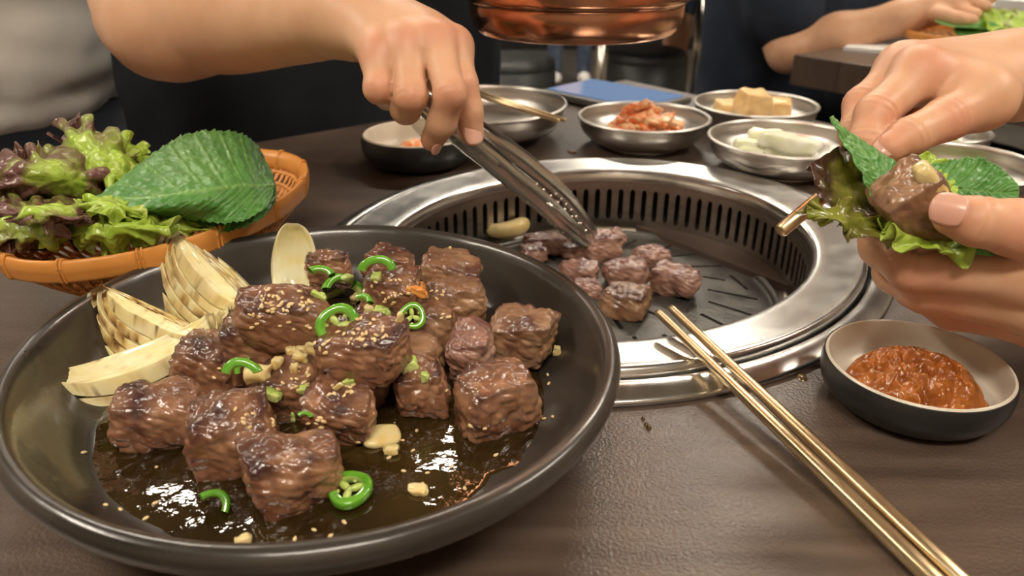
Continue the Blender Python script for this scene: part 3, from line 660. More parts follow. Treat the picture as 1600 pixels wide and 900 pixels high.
# ------------------------------------------------------------------ signed distance modelling for bodies
def surfnets(F, org, h):
    s = F < 0; nx, ny, nz = F.shape
    c = [s[dx:nx-1+dx, dy:ny-1+dy, dz:nz-1+dz] for dx in (0, 1) for dy in (0, 1) for dz in (0, 1)]
    cnt = sum(q.astype(np.int8) for q in c); act = (cnt > 0) & (cnt < 8)
    ix = np.argwhere(act); idm = -np.ones(act.shape, np.int64); idm[act] = np.arange(len(ix))
    acc = np.zeros((len(ix), 3)); num = np.zeros(len(ix))
    cor = [(dx, dy, dz) for dx in (0, 1) for dy in (0, 1) for dz in (0, 1)]
    val = [F[ix[:, 0]+d[0], ix[:, 1]+d[1], ix[:, 2]+d[2]] for d in cor]
    for a in range(8):
        for b in range(a+1, 8):
            if sum(abs(cor[a][k]-cor[b][k]) for k in range(3)) != 1: continue
            va, vb = val[a], val[b]; m = (va < 0) != (vb < 0); t = np.where(m, va/(va-vb+1e-20), 0)
            p = np.array(cor[a])+t[:, None]*(np.array(cor[b])-np.array(cor[a])); acc += np.where(m[:, None], p, 0); num += m
    V = (ix+acc/np.maximum(num, 1)[:, None])*h+org
    Fs = []
    for ax in range(3):
        o1, o2 = (ax+1) % 3, (ax+2) % 3
        sl0 = [slice(1, -1)]*3; sl1 = [slice(1, -1)]*3; sl0[ax] = slice(0, F.shape[ax]-1); sl1[ax] = slice(1, F.shape[ax])
        a, b = s[tuple(sl0)], s[tuple(sl1)]; e = np.argwhere(a != b)
        if not len(e): continue
        flip = a[e[:, 0], e[:, 1], e[:, 2]]
        base = e.copy(); base[:, o1] += 1; base[:, o2] += 1
        q = []
        for d1, d2 in ((-1, -1), (0, -1), (0, 0), (-1, 0)):
            k = base.copy(); k[:, o1] += d1; k[:, o2] += d2; q.append(idm[k[:, 0], k[:, 1], k[:, 2]])
        q = np.stack(q, 1); q = np.where(flip[:, None], q, q[:, ::-1]); Fs.append(q)
    return V, np.concatenate(Fs)
def smin(a, b, k):
    h = np.clip(.5+.5*(b-a)/k, 0, 1); return b+(a-b)*h-k*h*(1-h)
def sdf_body(palm, chains, h, k0=.012, k1=.007, kc=.004, pad=.012, limb=()):
    """palm: list of (p,r,q,r); chains: lists of (point, radius) for fingers"""
    allp = [(Vector(p), r) for p, r in limb]+[(Vector(c[0]), c[1]) for c in palm]+[(Vector(c[2]), c[3]) for c in palm]+[(Vector(p), r) for ch in chains for p, r in ch]
    lo = np.array([min(p[i]-r for p, r in allp) for i in range(3)])-pad; hi = np.array([max(p[i]+r for p, r in allp) for i in range(3)])+pad
    n = np.ceil((hi-lo)/h).astype(int)+1
    X, Y, Z = [(lo[i]+np.arange(n[i])*h).astype(np.float32) for i in range(3)]
    def cone(p, r, q, r2, out):
        p = np.array(p, np.float32); q = np.array(q, np.float32); mg = max(k0, .012)*1.6+max(r, r2)
        sl = []
        for i, ax in enumerate((X, Y, Z)):
            a = np.searchsorted(ax, min(p[i], q[i])-mg); b = np.searchsorted(ax, max(p[i], q[i])+mg); sl.append(slice(a, b))
        x, y, z = X[sl[0]][:, None, None]-p[0], Y[sl[1]][None, :, None]-p[1], Z[sl[2]][None, None, :]-p[2]
        d = q-p; L = float(d @ d)+1e-12; t = np.clip((x*d[0]+y*d[1]+z*d[2])/L, 0, 1)
        D = np.sqrt((x-t*d[0])**2+(y-t*d[1])**2+(z-t*d[2])**2)-(r+(r2-r)*t)
        return tuple(sl), D
    big = np.float32(1.0); base = np.full(n, big, np.float32)
    for (p, r), (q, r2) in zip(limb[:-1], limb[1:]):
        sl, D = cone(p, r, q, r2, None); base[sl] = smin(base[sl], D, .002)
    for p, r, q, r2 in palm:
        sl, D = cone(p, r, q, r2, None); base[sl] = smin(base[sl], D, k0)
    out = base.copy()
    for ch in chains:
        fg = np.full(n, big, np.float32)
        for (p, r), (q, r2) in zip(ch[:-1], ch[1:]):
            sl, D = cone(p, r, q, r2, None); fg[sl] = smin(fg[sl], D, kc)
        m = fg < .05
        tmp = out.copy(); tmp[m] = np.minimum(out[m], smin(base[m], fg[m], k1)); out = tmp
    V, Fs = surfnets(out, lo, h)
    return V, Fs
def redness(V, pts):
    a = np.zeros(len(V))
    for p, r in pts:
        d = np.linalg.norm(V-np.array(p), axis=1); a = np.maximum(a, np.exp(-(d/r)**2))
    return np.clip(a, 0, 1)*.5
def creases(V, Fs, joints, amp=.00035, wl=.0034):
    V = np.asarray(V).copy(); Nn = np.zeros_like(V); T = np.cross(V[Fs[:, 1]]-V[Fs[:, 0]], V[Fs[:, 2]]-V[Fs[:, 0]])
    for k in range(4): np.add.at(Nn, Fs[:, k], T)
    Nn /= np.linalg.norm(Nn, axis=1, keepdims=True)+1e-12
    for p, a, r in joints:
        p = np.array(p); a = np.array(a); rel = V-p; t = rel @ a; d = np.linalg.norm(rel-t[:, None]*a, axis=1); dorsal = np.clip(Nn @ np.array(-_f*.8+Vector((0, 0, .6))), 0, 1)
        w = np.exp(-(t/.0042)**2)*(d < r*1.5)*dorsal
        V -= Nn*(amp*w*(.6+np.cos(2*np.pi*t/wl+rel[:, 0]*260)))[:, None]
    return V
def jointlist(chains, pick=(1, 2)):
    out = []
    for ch in chains:
        for i in pick:
            if i < len(ch)-1: out.append((ch[i][0], (ch[i+1][0]-ch[i-1][0]).normalized(), ch[i][1]))
    return out
def J(u, v, t, rpx): return (dep(u, v, t), rpx*t/FPX)
def nail(parent, p, nrm, axis, w, l, m=m_nail, name='fingernail'):
    Rm = frame(nrm, axis)      # local x along finger, z out
    V = []; Fs = []; nu, nv = 10, 10
    for i in range(nu+1):
        for j in range(nv+1):
            x = 2*i/nu-1; y = 2*j/nv-1; xx = x*math.sqrt(1-y*y/2.6); yy = y*math.sqrt(1-x*x/2.6)
            V.append(Vector(p)+Rm @ Vector((xx*l/2, yy*w/2, -.55*w*(yy*.5)**2*1.6-.12*l*(xx*.5)**2)))
    for i in range(nu):
        for j in range(nv): a = i*(nv+1)+j; Fs.append((a, a+nv+1, a+nv+2, a+1))
    return thick(ob(name, V, Fs, m, parent), .0006, off=1)

# --- hand with tongs: the black-shirted diner
def person_root(c, label): return empty('person', c, label, 'person')
pk = person_root((-.20, 1.02, FZ), 'person in a black T-shirt across the table holding the tongs, bare forearm')
def chainJ(l): return [J(*q) for q in l]
shoulderR = (Vector((-.37, .95, .33)), .055)
fa = [J(228, -4, .60, 82), J(330, 22, .565, 90), J(450, 26, .52, 73), J(545, 28, .475, 56)]
palm = []
q_ = smoothprof([(*shoulderR[0], .055)]+[(*c, r) for c, r in fa], 6)[6:]; limb = [(shoulderR[0], .055)]+[(Vector(c[:3]), c[3]) for c in q_]
wr = J(560, 36, .468, 46); wr2 = J(566, 10, .485, 44)
mc = [J(592, 86, .437, 26), J(637, 72, .435, 27), J(680, 66, .438, 28), J(708, 72, .447, 26)]
palm += [(fa[3][0], fa[3][1], wr2[0], wr2[1])]
for q in mc: palm += [(wr[0], wr[1]*.85, q[0], q[1])]
palm += [(wr2[0], wr2[1]*.8, J(700, 62, .46, 24)[0], J(700, 62, .46, 24)[1]), (wr2[0], wr2[1]*.8, *J(660, 50, .455, 30))]
chains = [
  chainJ([(592, 84, .437, 25), (592, 138, .428, 23), (606, 150, .446, 20), (618, 140, .462, 18)]),
  chainJ([(637, 72, .435, 26), (642, 150, .422, 25), (634, 170, .434, 23), (640, 160, .456, 19)]),
  chainJ([(682, 68, .436, 27), (704, 146, .420, 25), (690, 192, .432, 22), (676, 218, .444, 19)]),
  chainJ([(710, 74, .446, 26), (722, 132, .436, 24), (731, 172, .440, 22.5), (738, 210, .446, 19)]),
  chainJ([(590, 50, .478, 30), (650, 100, .492, 26), (700, 140, .494, 22), (716, 178, .486, 19)]),
]
V, Fs = sdf_body(palm, chains, .0017, k0=.012, k1=.010, limb=limb); V = creases(V, Fs, jointlist(chains))
kn = [(q[0]+Vector((0, -.01, .008)), .012) for q in mc]+[(c[1][0]+Vector((0, -.008, 0)), .011) for c in chains[:4]]+[(c[-1][0], .013) for c in chains[:4]]
ob('arm', V, Fs, m_skin, pk, attrs={'red': redness(V, kn)})
tipv = chains[3][-1][0]
nail(pk, dep(741, 209, .4385), CAMP-tipv+Vector((.16, 0, .05)), chains[3][-1][0]-chains[3][-2][0], .0105, .0125)
nail(pk, dep(684, 233, .440), Vector((.7, -.6, -.5)), chains[2][-1][0]-chains[2][-2][0], .007, .008)

# cloth bodies
def cloth_body(name, prims, h, m, parent, amp=.006, fr=9, seed=0, k0=.05, stretch=(1, 1, .45), cut=None, attrs=None):
    V, Fs = sdf_body(prims, [], h, k0=k0, pad=.04)
    V = np.asarray(V); Vn = np.zeros_like(V)
    T = np.cross(V[Fs[:, 1]]-V[Fs[:, 0]], V[Fs[:, 2]]-V[Fs[:, 0]])
    for k in range(4): np.add.at(Vn, Fs[:, k], T)
    Vn /= np.linalg.norm(Vn, axis=1, keepdims=True)+1e-12
    d = np.array([noise.noise(Vector((p[0]*fr*stretch[0]+seed, p[1]*fr*stretch[1], p[2]*fr*stretch[2]*3)))+.5*noise.noise(Vector((p[0]*fr*2.2+seed, p[1]*fr*2.2, p[2]*fr*2.2))) for p in V])
    V = V+Vn*(amp*d)[:, None]
    return ob(name, V, Fs, m, parent)
def W(x, y, z): return Vector((x, y, z))
# black shirt: torso facing along B toward the table
cx = Vector((-.21, 1.03, 0)); ax = A.copy()     # A points to image-left
def tor(s, f, z): return cx+ax*s+B*f+Vector((0, 0, z))
blk = []
for s in (-.09, .0, .09, .155): blk += [(tor(s, 0, -.22), .125, tor(s, .0, .20), .125)]
blk += [(tor(-.14, 0, .30), .075, tor(.14, 0, .30), .075), (tor(.15, .02, .29), .07, tor(.19, .06, .24), .075), (tor(-.15, 0, .29), .07, W(-.112, 1.04, .05), .055)]
cloth_body('t_shirt', blk, .011, m_tblack, pk, amp=.007, fr=11)
ob('trousers', *sdf_body([(tor(.09, 0, -.24), .10, tor(.11, .40, -.23), .075), (tor(-.09, 0, -.24), .10, tor(-.11, .40, -.23), .075), (tor(.11, .40, -.23), .07, tor(.11, .42, FZ+.08), .045), (tor(-.11, .40, -.23), .07, tor(-.11, .42, FZ+.08), .045)], [], .014, k0=.03), m_trous, pk)
for s in (.11, -.11): ob('shoe', *sphere(tor(s, .46, FZ+.042), .05, R=frame((0, 0, 1), B), s=(2.4, .9, .8)), m_shoe, pk)
ob('forearm', *sdf_body([(W(-.112, 1.05, .08), .042, W(-.085, 1.0, -.02), .038), (W(-.085, 1.0, -.02), .036, tor(-.06, .16, -.10), .026)], [], .006, k0=.02), m_skin, pk, attrs=None)
ob('head', *sdf_body([(tor(0, 0, .33), .052, tor(0, .02, .42), .050), (tor(0, .02, .47), .075, tor(0, .01, .54), .088), (tor(0, .05, .45), .045, tor(0, .06, .50), .055), (tor(0, .105, .485), .010, tor(0, .095, .51), .008)], [], .006, k0=.03), m_skin, pk)
ob('hair', *sdf_body([(tor(0, -.02, .54), .098, tor(0, .0, .56), .095), (tor(0, -.06, .47), .06, tor(0, -.03, .52), .08)], [], .010, k0=.03), m_hair, pk)
for s in (.032, -.032): ob('eye', *sphere(tor(s, .098, .505), .009, s=(1.2, 1, .6)), m_hair, pk)
ob('mouth', *sphere(tor(0, .098, .452), .012, R=frame((0, 0, 1), A), s=(1.6, .5, .4)), m_nail, pk)

# grey shirt diner at the far left
gc = Vector((-.655, .96, 0)); ps_ = person_root((gc.x, gc.y, FZ), 'person in a light grey T-shirt and black trousers at the far left')
ga = Vector((.8, .2, 0)).normalized(); gb = Vector((.2, -.8, 0)).normalized()
def gt(s, f, z): return gc+ga*s+gb*f+Vector((0, 0, z))
gy = [(gt(-.06, 0, .085), .125, gt(-.05, 0, .28), .13), (gt(.055, 0, .075), .125, gt(.02, 0, .28), .125), (gt(.0, .02, .06), .13, gt(0, 0, .28), .13), (gt(-.15, 0, .34), .07, gt(.13, 0, .34), .07)]
cloth_body('t_shirt', gy, .009, m_tgrey, ps_, amp=.008, fr=12, seed=4, stretch=(1, 1, .9))
ob('trousers', *sdf_body([(gt(-.07, 0, -.20), .13, gt(.0, 0, .0), .115), (gt(.07, 0, -.20), .12, gt(.02, 0, .0), .115), (gt(-.08, 0, -.22), .10, gt(-.10, .30, -.24), .075), (gt(.10, 0, -.13), .12, gt(.20, .12, -.14), .09), (gt(-.10, .30, -.24), .07, gt(-.10, .32, FZ+.08), .045), (gt(.20, .12, -.14), .07, gt(.20, .14, FZ+.08), .045)], [], .012, k0=.03), m_trous, ps_)
for s, f in ((-.10, .36), (.20, .18)): ob('shoe', *sphere(gt(s, f, FZ+.042), .05, R=frame((0, 0, 1), gb), s=(2.4, .9, .8)), m_shoe, ps_)
ob('head', *sdf_body([(gt(0, 0, .36), .052, gt(0, .02, .45), .050), (gt(0, .02, .50), .075, gt(0, .01, .57), .088), (gt(0, .05, .48), .045, gt(0, .06, .53), .055)], [], .010, k0=.03), m_skin, ps_)
ob('hair', *sdf_body([(gt(0, -.02, .57), .098, gt(0, .0, .59), .095), (gt(0, -.06, .50), .06, gt(0, -.03, .55), .08)], [], .010, k0=.03), m_hair, ps_)

# ------------------------------------------------------------------ tongs
tg = empty('grill_tongs', dep(742, 230, .47), 'stainless steel grill tongs held in the hand over the grill', 'tongs')
def strap(path, wd, normal, width, flange, name, teeth=None, rib=None):
    """U-section strap along path; wd: width direction, normal: open side"""
    path = [Vector(p) for p in path]; pts = []; m = 60
    cp = np.array([tuple(p) for p in path]); Wm = cr1(len(path), m); P = Wm @ cp
    wr_ = Wm @ np.array(width); V = []; nv = 9
    for i in range(m):
        t = Vector(P[min(i+1, m-1)]-P[max(i-1, 0)]).normalized(); a = (wd-t*wd.dot(t)).normalized(); nn = t.cross(a)
        if nn.dot(normal) < 0: nn = -nn
        hw = wr_[i]/2; c = Vector(P[i]); fl = flange
        if i > m-4: hw *= (1, .92, .75, .5)[i-(m-4)]
        sect = [(-hw, fl), (-hw, fl*.45), (-hw*.86, 0.0), (-hw*.5, -.0014), (0, -.0019), (hw*.5, -.0014), (hw*.86, 0), (hw, fl*.45), (hw, fl)]
        for k, (x, y) in enumerate(sect):
            if teeth and k in (0, 8) and i > m*teeth: y += .0016*math.sin(i*1.9)
            V.append(c+a*x+nn*y)
    Fs = [(i*nv+k, (i+1)*nv+k, (i+1)*nv+k+1, i*nv+k+1) for i in range(m-1) for k in range(nv-1)]
    o = thick(ob(name, V, Fs, m_tong, tg), .0009)
    if rib:
        for r0, r1, rr in rib:
            i0, i1 = int(r0*m), int(r1*m); pts = []
            for i in range(i0, i1+1, 2):
                t = Vector(P[min(i+1, m-1)]-P[max(i-1, 0)]).normalized(); a = (wd-t*wd.dot(t)).normalized(); nn = t.cross(a)
                if nn.dot(normal) < 0: nn = -nn
                pts.append(Vector(P[i])-nn*.0020)
            q = len(pts); ob('embossed_rib', *tube(pts, [rr*(.4 if k in (0, q-1) else 1) for k in range(q)], n=8, sq=(1, 1)), m_tong, o)
    # rounded teeth beads
    if teeth:
        bd = []
        for i in range(int(m*teeth)+1, m-3, 2):
            for k in (1, 7): bd.append(sphere(V[i*nv+k], .0017, nu=6, nv=4))
        ob('tooth', *join(*bd), m_tong, o)
    return o
# tip on the grill at (930,382)
tipN = at(921, 383, -.027); tipF = at(935, 372, -.026)
def dp(p): return (p-CAMP).dot(_f)
tN, tF = dp(tipN), dp(tipF)
def lerp(a, b, t): return a+(b-a)*t
n0 = .452; near = [dep(640, 140, n0+.002), dep(700, 192, .460), dep(742, 229, .475), dep(795, 272, lerp(.475, tN, .30)), dep(857, 322, lerp(.475, tN, .62)), tipN]
f0 = [dep(650, 132, n0+.018), dep(724, 178, .488), dep(784, 219, .503), dep(838, 261, lerp(.503, tF, .33)), dep(889, 307, lerp(.503, tF, .68)), tipF]
axis = (tipN-near[2]).normalized(); img_perp = (_r*.62+_u*.62)
wdN = (img_perp+_f*.35).normalized()
strap(near, wdN, (_f*1.0+_r*.25).normalized(), [.010, .0120, .0125, .0132, .0140, .0125], .0045, 'arm', teeth=.70, rib=[(.28, .56, .0022), (.78, .95, .0030)])
strap(f0, (img_perp*.55+_f*.8).normalized(), -(_f*.4+_r*.6+_u*.3), [.010, .0120, .0130, .0140, .0145, .0125], .0045, 'arm', teeth=.70)
hp = (near[0]+f0[0])/2
ob('hinge', *tube([hp-_f*.010, hp+_f*.010], .006, n=14), m_tong, tg)

# ------------------------------------------------------------------ right-hand diner: two hands (one person beyond the right edge)
pr_ = person_root((.62, .22, FZ), 'person at the right edge, two bare hands folding a lettuce wrap')
# upper hand
T = .40
palm = []
f1 = J(1790, 95, .47, 66); wrU = J(1590, 118, .425, 52); wrU2 = J(1570, 108, .445, 42)
palm += [(f1[0], f1[1], wrU[0], wrU[1]), (f1[0], f1[1]*.9, wrU2[0], wrU2[1])]
mI = J(1438, 116, .392, 36); mM = J(1412, 108, .412, 32); mR = J(1410, 116, .432, 30); mP = J(1430, 125, .448, 26)
thb = J(1530, 150, .385, 40)
for q in (mI, mM, mR, mP): palm.append((wrU[0], wrU[1]*.92, q[0], q[1]*.95))
palm += [(wrU2[0], wrU2[1], mM[0], mM[1]), (wrU[0], wrU[1]*.9, thb[0], thb[1]), (thb[0], thb[1]*.8, mI[0], mI[1]*.8)]
chains = [
  chainJ([(1438, 116, .392, 34), (1368, 178, .378, 30), (1350, 222, .372, 25), (1352, 248, .372, 21)]),
  chainJ([(1412, 108, .412, 31), (1348, 164, .402, 28), (1336, 208, .392, 24), (1344, 240, .385, 20)]),
  chainJ([(1412, 120, .432, 29), (1375, 175, .426, 26), (1385, 200, .414, 22), (1392, 215, .408, 19)]),
  chainJ([(1432, 130, .448, 25), (1415, 178, .438, 22), (1420, 196, .428, 19)]),
  chainJ([(1540, 158, .384, 42), (1478, 186, .372, 33), (1420, 214, .365, 29), (1390, 232, .362, 24)]),
]
V, Fs = sdf_body(palm, chains, .0014, k0=.014, k1=.009); V = creases(V, Fs, jointlist(chains), amp=.0004)
kn = [(q[0]+Vector((0, -.01, .008)), .014) for q in (mI, mM)]+[(c[1][0]+Vector((0, -.008, 0)), .013) for c in chains]+[(c[-1][0], .014) for c in chains]
ob('upper_hand', V, Fs, m_skin, pr_, attrs={'red': redness(V, kn)})
nail(pr_, dep(1389, 222, .3575), (CAMP-chains[4][-1][0]).normalized()+Vector((-.1, 0, .75)), chains[4][-1][0]-chains[4][-2][0], .0115, .0135)
# lower hand
palm = []
f2 = J(1860, 470, .36, 95); wrL = J(1730, 450, .335, 80)
palm += [(f2[0], f2[1], wrL[0], wrL[1])]
mI = J(1600, 430, .312, 40); mM = J(1610, 478, .322, 40); mR = J(1620, 500, .335, 36); mP = J(1640, 490, .352, 32)
tb0 = J(1680, 375, .30, 48)
for q in (mI, mM, mR, mP): palm.append((wrL[0], wrL[1]*.8, q[0], q[1]))
palm += [(wrL[0], wrL[1]*.8, tb0[0], tb0[1])]
chains = [
  chainJ([(1600, 432, .312, 40), (1425, 420, .330, 35), (1376, 386, .343, 30), (1364, 345, .352, 26)]),
  chainJ([(1610, 478, .322, 42), (1450, 452, .340, 37), (1400, 425, .355, 32), (1392, 380, .365, 27)]),
  chainJ([(1620, 503, .336, 38), (1490, 478, .350, 36), (1430, 450, .366, 30), (1420, 410, .375, 25)]),
  chainJ([(1640, 498, .350, 34), (1530, 490, .364, 30), (1480, 470, .376, 26), (1470, 430, .384, 22)]),
  chainJ([(1700, 385, .302, 54), (1585, 356, .298, 43), (1525, 346, .298, 37), (1490, 337, .300, 32)]),
]
V, Fs = sdf_body(palm, chains, .0014, k0=.014, k1=.007); V = creases(V, Fs, jointlist(chains), amp=.0004)
kn = [(c[1][0]+Vector((0, -.01, 0)), .014) for c in chains]+[(c[-1][0], .014) for c in chains]
ob('lower_hand', V, Fs, m_skin, pr_, attrs={'red': redness(V, kn)})
th = chains[4]
nail(pr_, dep(1482, 327, .2915), (CAMP-th[-1][0]).normalized()+Vector((-.1, 0, .12)), th[-1][0]-th[-2][0], .0125, .0130)
sh = Vector((.80, .12, .10))
cloth_body('t_shirt', [(Vector((.98, .25, -.25)), .13, Vector((.98, .25, .22)), .14), (Vector((1.0, .12, .30)), .07, Vector((.98, .45, .30)), .07), (Vector((.98, .08, .26)), .07, Vector((.86, .10, .16)), .06), (Vector((.98, .45, .26)), .07, Vector((.86, .44, .16)), .06)], .014, m_tblack, pr_, seed=9)
ob('forearm', *sdf_body([(Vector((.86, .10, .15)), .042, f2[0], f2[1])], [], .006), m_skin, pr_)
ob('forearm', *sdf_body([(Vector((.86, .44, .15)), .042, f1[0], f1[1])], [], .006), m_skin, pr_)
ob('trousers', *sdf_body([(Vector((.98, .20, -.24)), .11, Vector((.62, .16, -.24)), .075), (Vector((.98, .34, -.24)), .11, Vector((.62, .36, -.24)), .075), (Vector((.62, .16, -.24)), .07, Vector((.60, .16, FZ+.06)), .05), (Vector((.62, .36, -.24)), .07, Vector((.60, .36, FZ+.06)), .05)], [], .015), m_trous, pr_)
ob('head', *sdf_body([(Vector((.98, .28, .33)), .052, Vector((.96, .28, .42)), .05), (Vector((.95, .28, .48)), .075, Vector((.96, .28, .54)), .088)], [], .010), m_skin, pr_)
ob('hair', *sdf_body([(Vector((.99, .28, .54)), .098, Vector((.98, .28, .56)), .095)], [], .012), m_hair, pr_)

# ------------------------------------------------------------------ the wrap in the hand
wg = 'leaves of the wrap'
lettuce('lettuce_leaf', GD([[(1400, 360, .335), (1405, 330, .345), (1400, 290, .352)], [(1355, 345, .330), (1350, 305, .338), (1360, 255, .350)], [(1310, 335, .330), (1300, 285, .335), (1325, 228, .348)], [(1285, 318, .330), (1268, 265, .334), (1300, 222, .345)]]), 11.3, m_lettd, 'large dark red lettuce leaf cupping the left of the wrap', red=.95, ruff=.0022, fr=7, nu=70, nv=60, tipred=.8, group=wg)
lettuce('lettuce_leaf', GD([[(1400, 400, .320), (1395, 372, .325), (1390, 345, .332)], [(1350, 372, .316), (1348, 350, .320), (1345, 325, .325)], [(1300, 350, .318), (1298, 335, .320), (1300, 312, .325)], [(1262, 352, .320), (1258, 330, .322), (1262, 302, .326)]]), 13.1, m_lettd, 'olive ruffled lettuce margin hanging at the lower left of the wrap', red=.55, ruff=.0042, fr=7, nu=70, nv=60, group=wg, tipred=.4)
lettuce('lettuce_leaf', GD([[(1400, 330, .325), (1470, 345, .325), (1560, 355, .325)], [(1385, 352, .318), (1470, 372, .316), (1570, 372, .314)], [(1378, 366, .312), (1470, 386, .310), (1570, 382, .309)], [(1370, 372, .308), (1470, 396, .305), (1575, 386, .305)]]), 15.9, m_lett, 'yellow-green lettuce frill along the bottom of the wrap', red=.18, ruff=.0040, fr=9, nu=70, nv=100, group=wg)
perilla('perilla_leaf', GD([[(1422, 395, .318), (1410, 372, .322), (1425, 360, .330)], [(1378, 330, .318), (1400, 322, .330), (1440, 300, .342)], [(1335, 262, .322), (1355, 250, .336), (1395, 238, .346)], [(1285, 190, .332), (1296, 184, .340), (1312, 176, .348)]]), 5, 'pointed quilted perilla leaf standing upright in the wrap', teeth=20, group=wg, cup=.0012)
perilla('perilla_leaf', GD([[(1395, 330, .345), (1400, 290, .352), (1410, 262, .358)], [(1450, 335, .338), (1460, 290, .345), (1465, 255, .352)], [(1520, 345, .333), (1530, 300, .338), (1530, 245, .346)], [(1588, 350, .330), (1592, 300, .334), (1590, 262, .340)]]), 8, 'round scalloped perilla leaf at the right of the wrap behind the thumb', teeth=22, group=wg, blunt=True, cup=.0012)
lettuce('lettuce_leaf', GD([[(1400, 300, .352), (1440, 300, .352), (1490, 300, .352)], [(1405, 275, .353), (1445, 270, .353), (1490, 275, .353)], [(1410, 262, .355), (1450, 252, .355), (1488, 258, .355)], [(1415, 254, .356), (1450, 240, .356), (1485, 248, .356)]]), 17.9, m_lett, 'pale green lettuce piece peeking over the rear of the wrap', red=.02, ruff=.0020, fr=7, nu=40, nv=40, group=wg)
perilla('perilla_leaf', GD([[(1500, 345, .312), (1500, 370, .310), (1505, 400, .308)], [(1540, 350, .306), (1540, 376, .305), (1545, 400, .304)], [(1570, 355, .303), (1572, 380, .303), (1575, 398, .303)], [(1600, 360, .302), (1600, 382, .302), (1602, 398, .302)]]), 9, 'strip of dark perilla leaf between thumb and lower fingers', group=wg, nu=50, nv=31)
add_chunk('beef_cube', dep(1437, 328, .320), (.040, .024, .022), (.1, .85, .1), 77, m_meat_b, 'beef cube inside the lettuce wrap, pressed by the thumb', 'meat', hit=False, N=34, cell=.0006, round_=.45)
add_chunk('garlic_slice', dep(1457, 290, .306), (.022, .0085, .007), (.2, .85, 0), 12, m_garlic, 'yellow roasted garlic slice beside the thumb in the wrap', 'garlic', hit=False, N=14, round_=.8, cell=0, warp=.15)
lettuce('lettuce_leaf', GD([[(1478, 318, .312), (1490, 305, .318), (1500, 300, .322)], [(1462, 298, .316), (1475, 288, .320), (1490, 284, .324)], [(1448, 280, .320), (1460, 273, .323), (1475, 270, .327)]]), 21, m_lett, 'small bright green leaf fold beside the roasted garlic', red=0, ruff=.0015, nu=30, nv=30, group=wg)
# gold spoon handle behind the wrap
p0 = dep(1218, 362, .350); p1 = dep(1262, 326, .352); d = (p1-p0).normalized()
ob('chopstick', *tube([p0, p0+d*.0012, p0+d*.02, p0+d*.045], [.0026, .0034, .0034, .0032], n=14), m_gold, origin=p0, label='gold metal chopstick end sticking out left of the lettuce wrap', cat='chopstick')

# ------------------------------------------------------------------ garnish placed on surfaces
AV, AF = join(*HIT); bvh = BVHTree.FromPolygons([tuple(v) for v in AV], AF)
def hit(u, v):
    d = ray(u, v).normalized(); loc, nrm, _, _ = bvh.ray_cast(CAMP, d)
    if loc is None: return at(u, v, .012), Vector((0, 0, 1))
    if nrm.dot(d) > 0: nrm = -nrm
    return loc, nrm
def copyo(o, loc, rot=None, label=None, group=None):
    c = o.copy(); COL.objects.link(c); c.location = loc
    if rot is not None: c.rotation_euler = rot
    if label: c['label'] = label
    if group: c['group'] = group
    return c
# sesame seeds
sv, sf = sphere((0, 0, 0), .00105, nu=8, nv=6, s=(.82, .66, .46))
for i, v_ in enumerate(sv):
    f_ = 1-.35*(v_.x/.00105); sv[i] = Vector((v_.x*1.35, v_.y*(1-.25*(v_.x/.00105)), v_.z))
seed_me = mesh('sesame_seed', sv, sf, m_sesame)
def seedo(u, v, label, group):
    loc, nrm = hit(u, v); o = bpy.data.objects.new('sesame_seed', seed_me); COL.objects.link(o)
    nn = (nrm+Vector([random.uniform(-.25, .25) for _ in range(3)])).normalized(); R_ = frame(nn, Vector((random.uniform(-1, 1), random.uniform(-1, 1), .1)))
    o.rotation_euler = R_.to_euler(); o.location = loc+nrm*.0004; s_ = random.uniform(.9, 1.15); o.scale = (s_, s_, s_)
    return tag(o, label, 'seed', group)
clusters = [(445, 470, 42, 22, 34, 'sesame seed on the big top-left beef cube'), (440, 500, 55, 25, 12, 'sesame seed on the big top-left beef cube'),
 (567, 520, 42, 22, 26, 'sesame seed on the top beef cube behind the large chili ring'), (610, 455, 34, 20, 18, 'sesame seed on the dark glazed rear beef cube'),
 (455, 592, 36, 22, 16, 'sesame seed on the garlic-covered middle beef cube'), (535, 612, 26, 12, 10, 'sesame seed on the beef cube with the garlic slice'),
 (680, 460, 14, 12, 7, 'sesame seed by the orange carrot shred'), (500, 660, 18, 16, 6, 'sesame seed on the rear edge of the front beef cube'),
 (380, 660, 30, 24, 6, 'sesame seed on the second front-row beef cube'), (425, 650, 6, 16, 4, 'sesame seed on the right side of the second front-row beef cube'), (690, 495, 14, 10, 4, 'sesame seed beside the small chili ring'), (505, 540, 20, 15, 6, 'sesame seed between the two topmost beef cubes')]
for cu, cv, ru, rv, k, lb in clusters:
    for _ in range(k):
        a = random.uniform(0, 6.283); q = math.sqrt(random.random()); seedo(cu+ru*q*math.cos(a), cv+rv*q*math.sin(a), lb, lb.replace('sesame seed', 'sesame seeds'))
for u, v in ((131, 708), (245, 731), (243, 787), (188, 797), (228, 811), (461, 843), (165, 790), (343, 575), (335, 590), (651, 674), (629, 689), (775, 712), (856, 586), (757, 669), (737, 665), (858, 600), (726, 764), (645, 705), (668, 740), (642, 762), (660, 757), (620, 700), (608, 716), (538, 817), (491, 829), (517, 838), (864, 652), (850, 655), (560, 690), (697, 610), (735, 665), (706, 730), (631, 737), (480, 600)):
    side_ = 'left of the chili ring in the juice' if u < 500 else 'right of the chili ring in the juice'; seedo(u, v, 'sesame seed lying loose on the plate floor '+side_, 'loose sesame seeds '+side_)
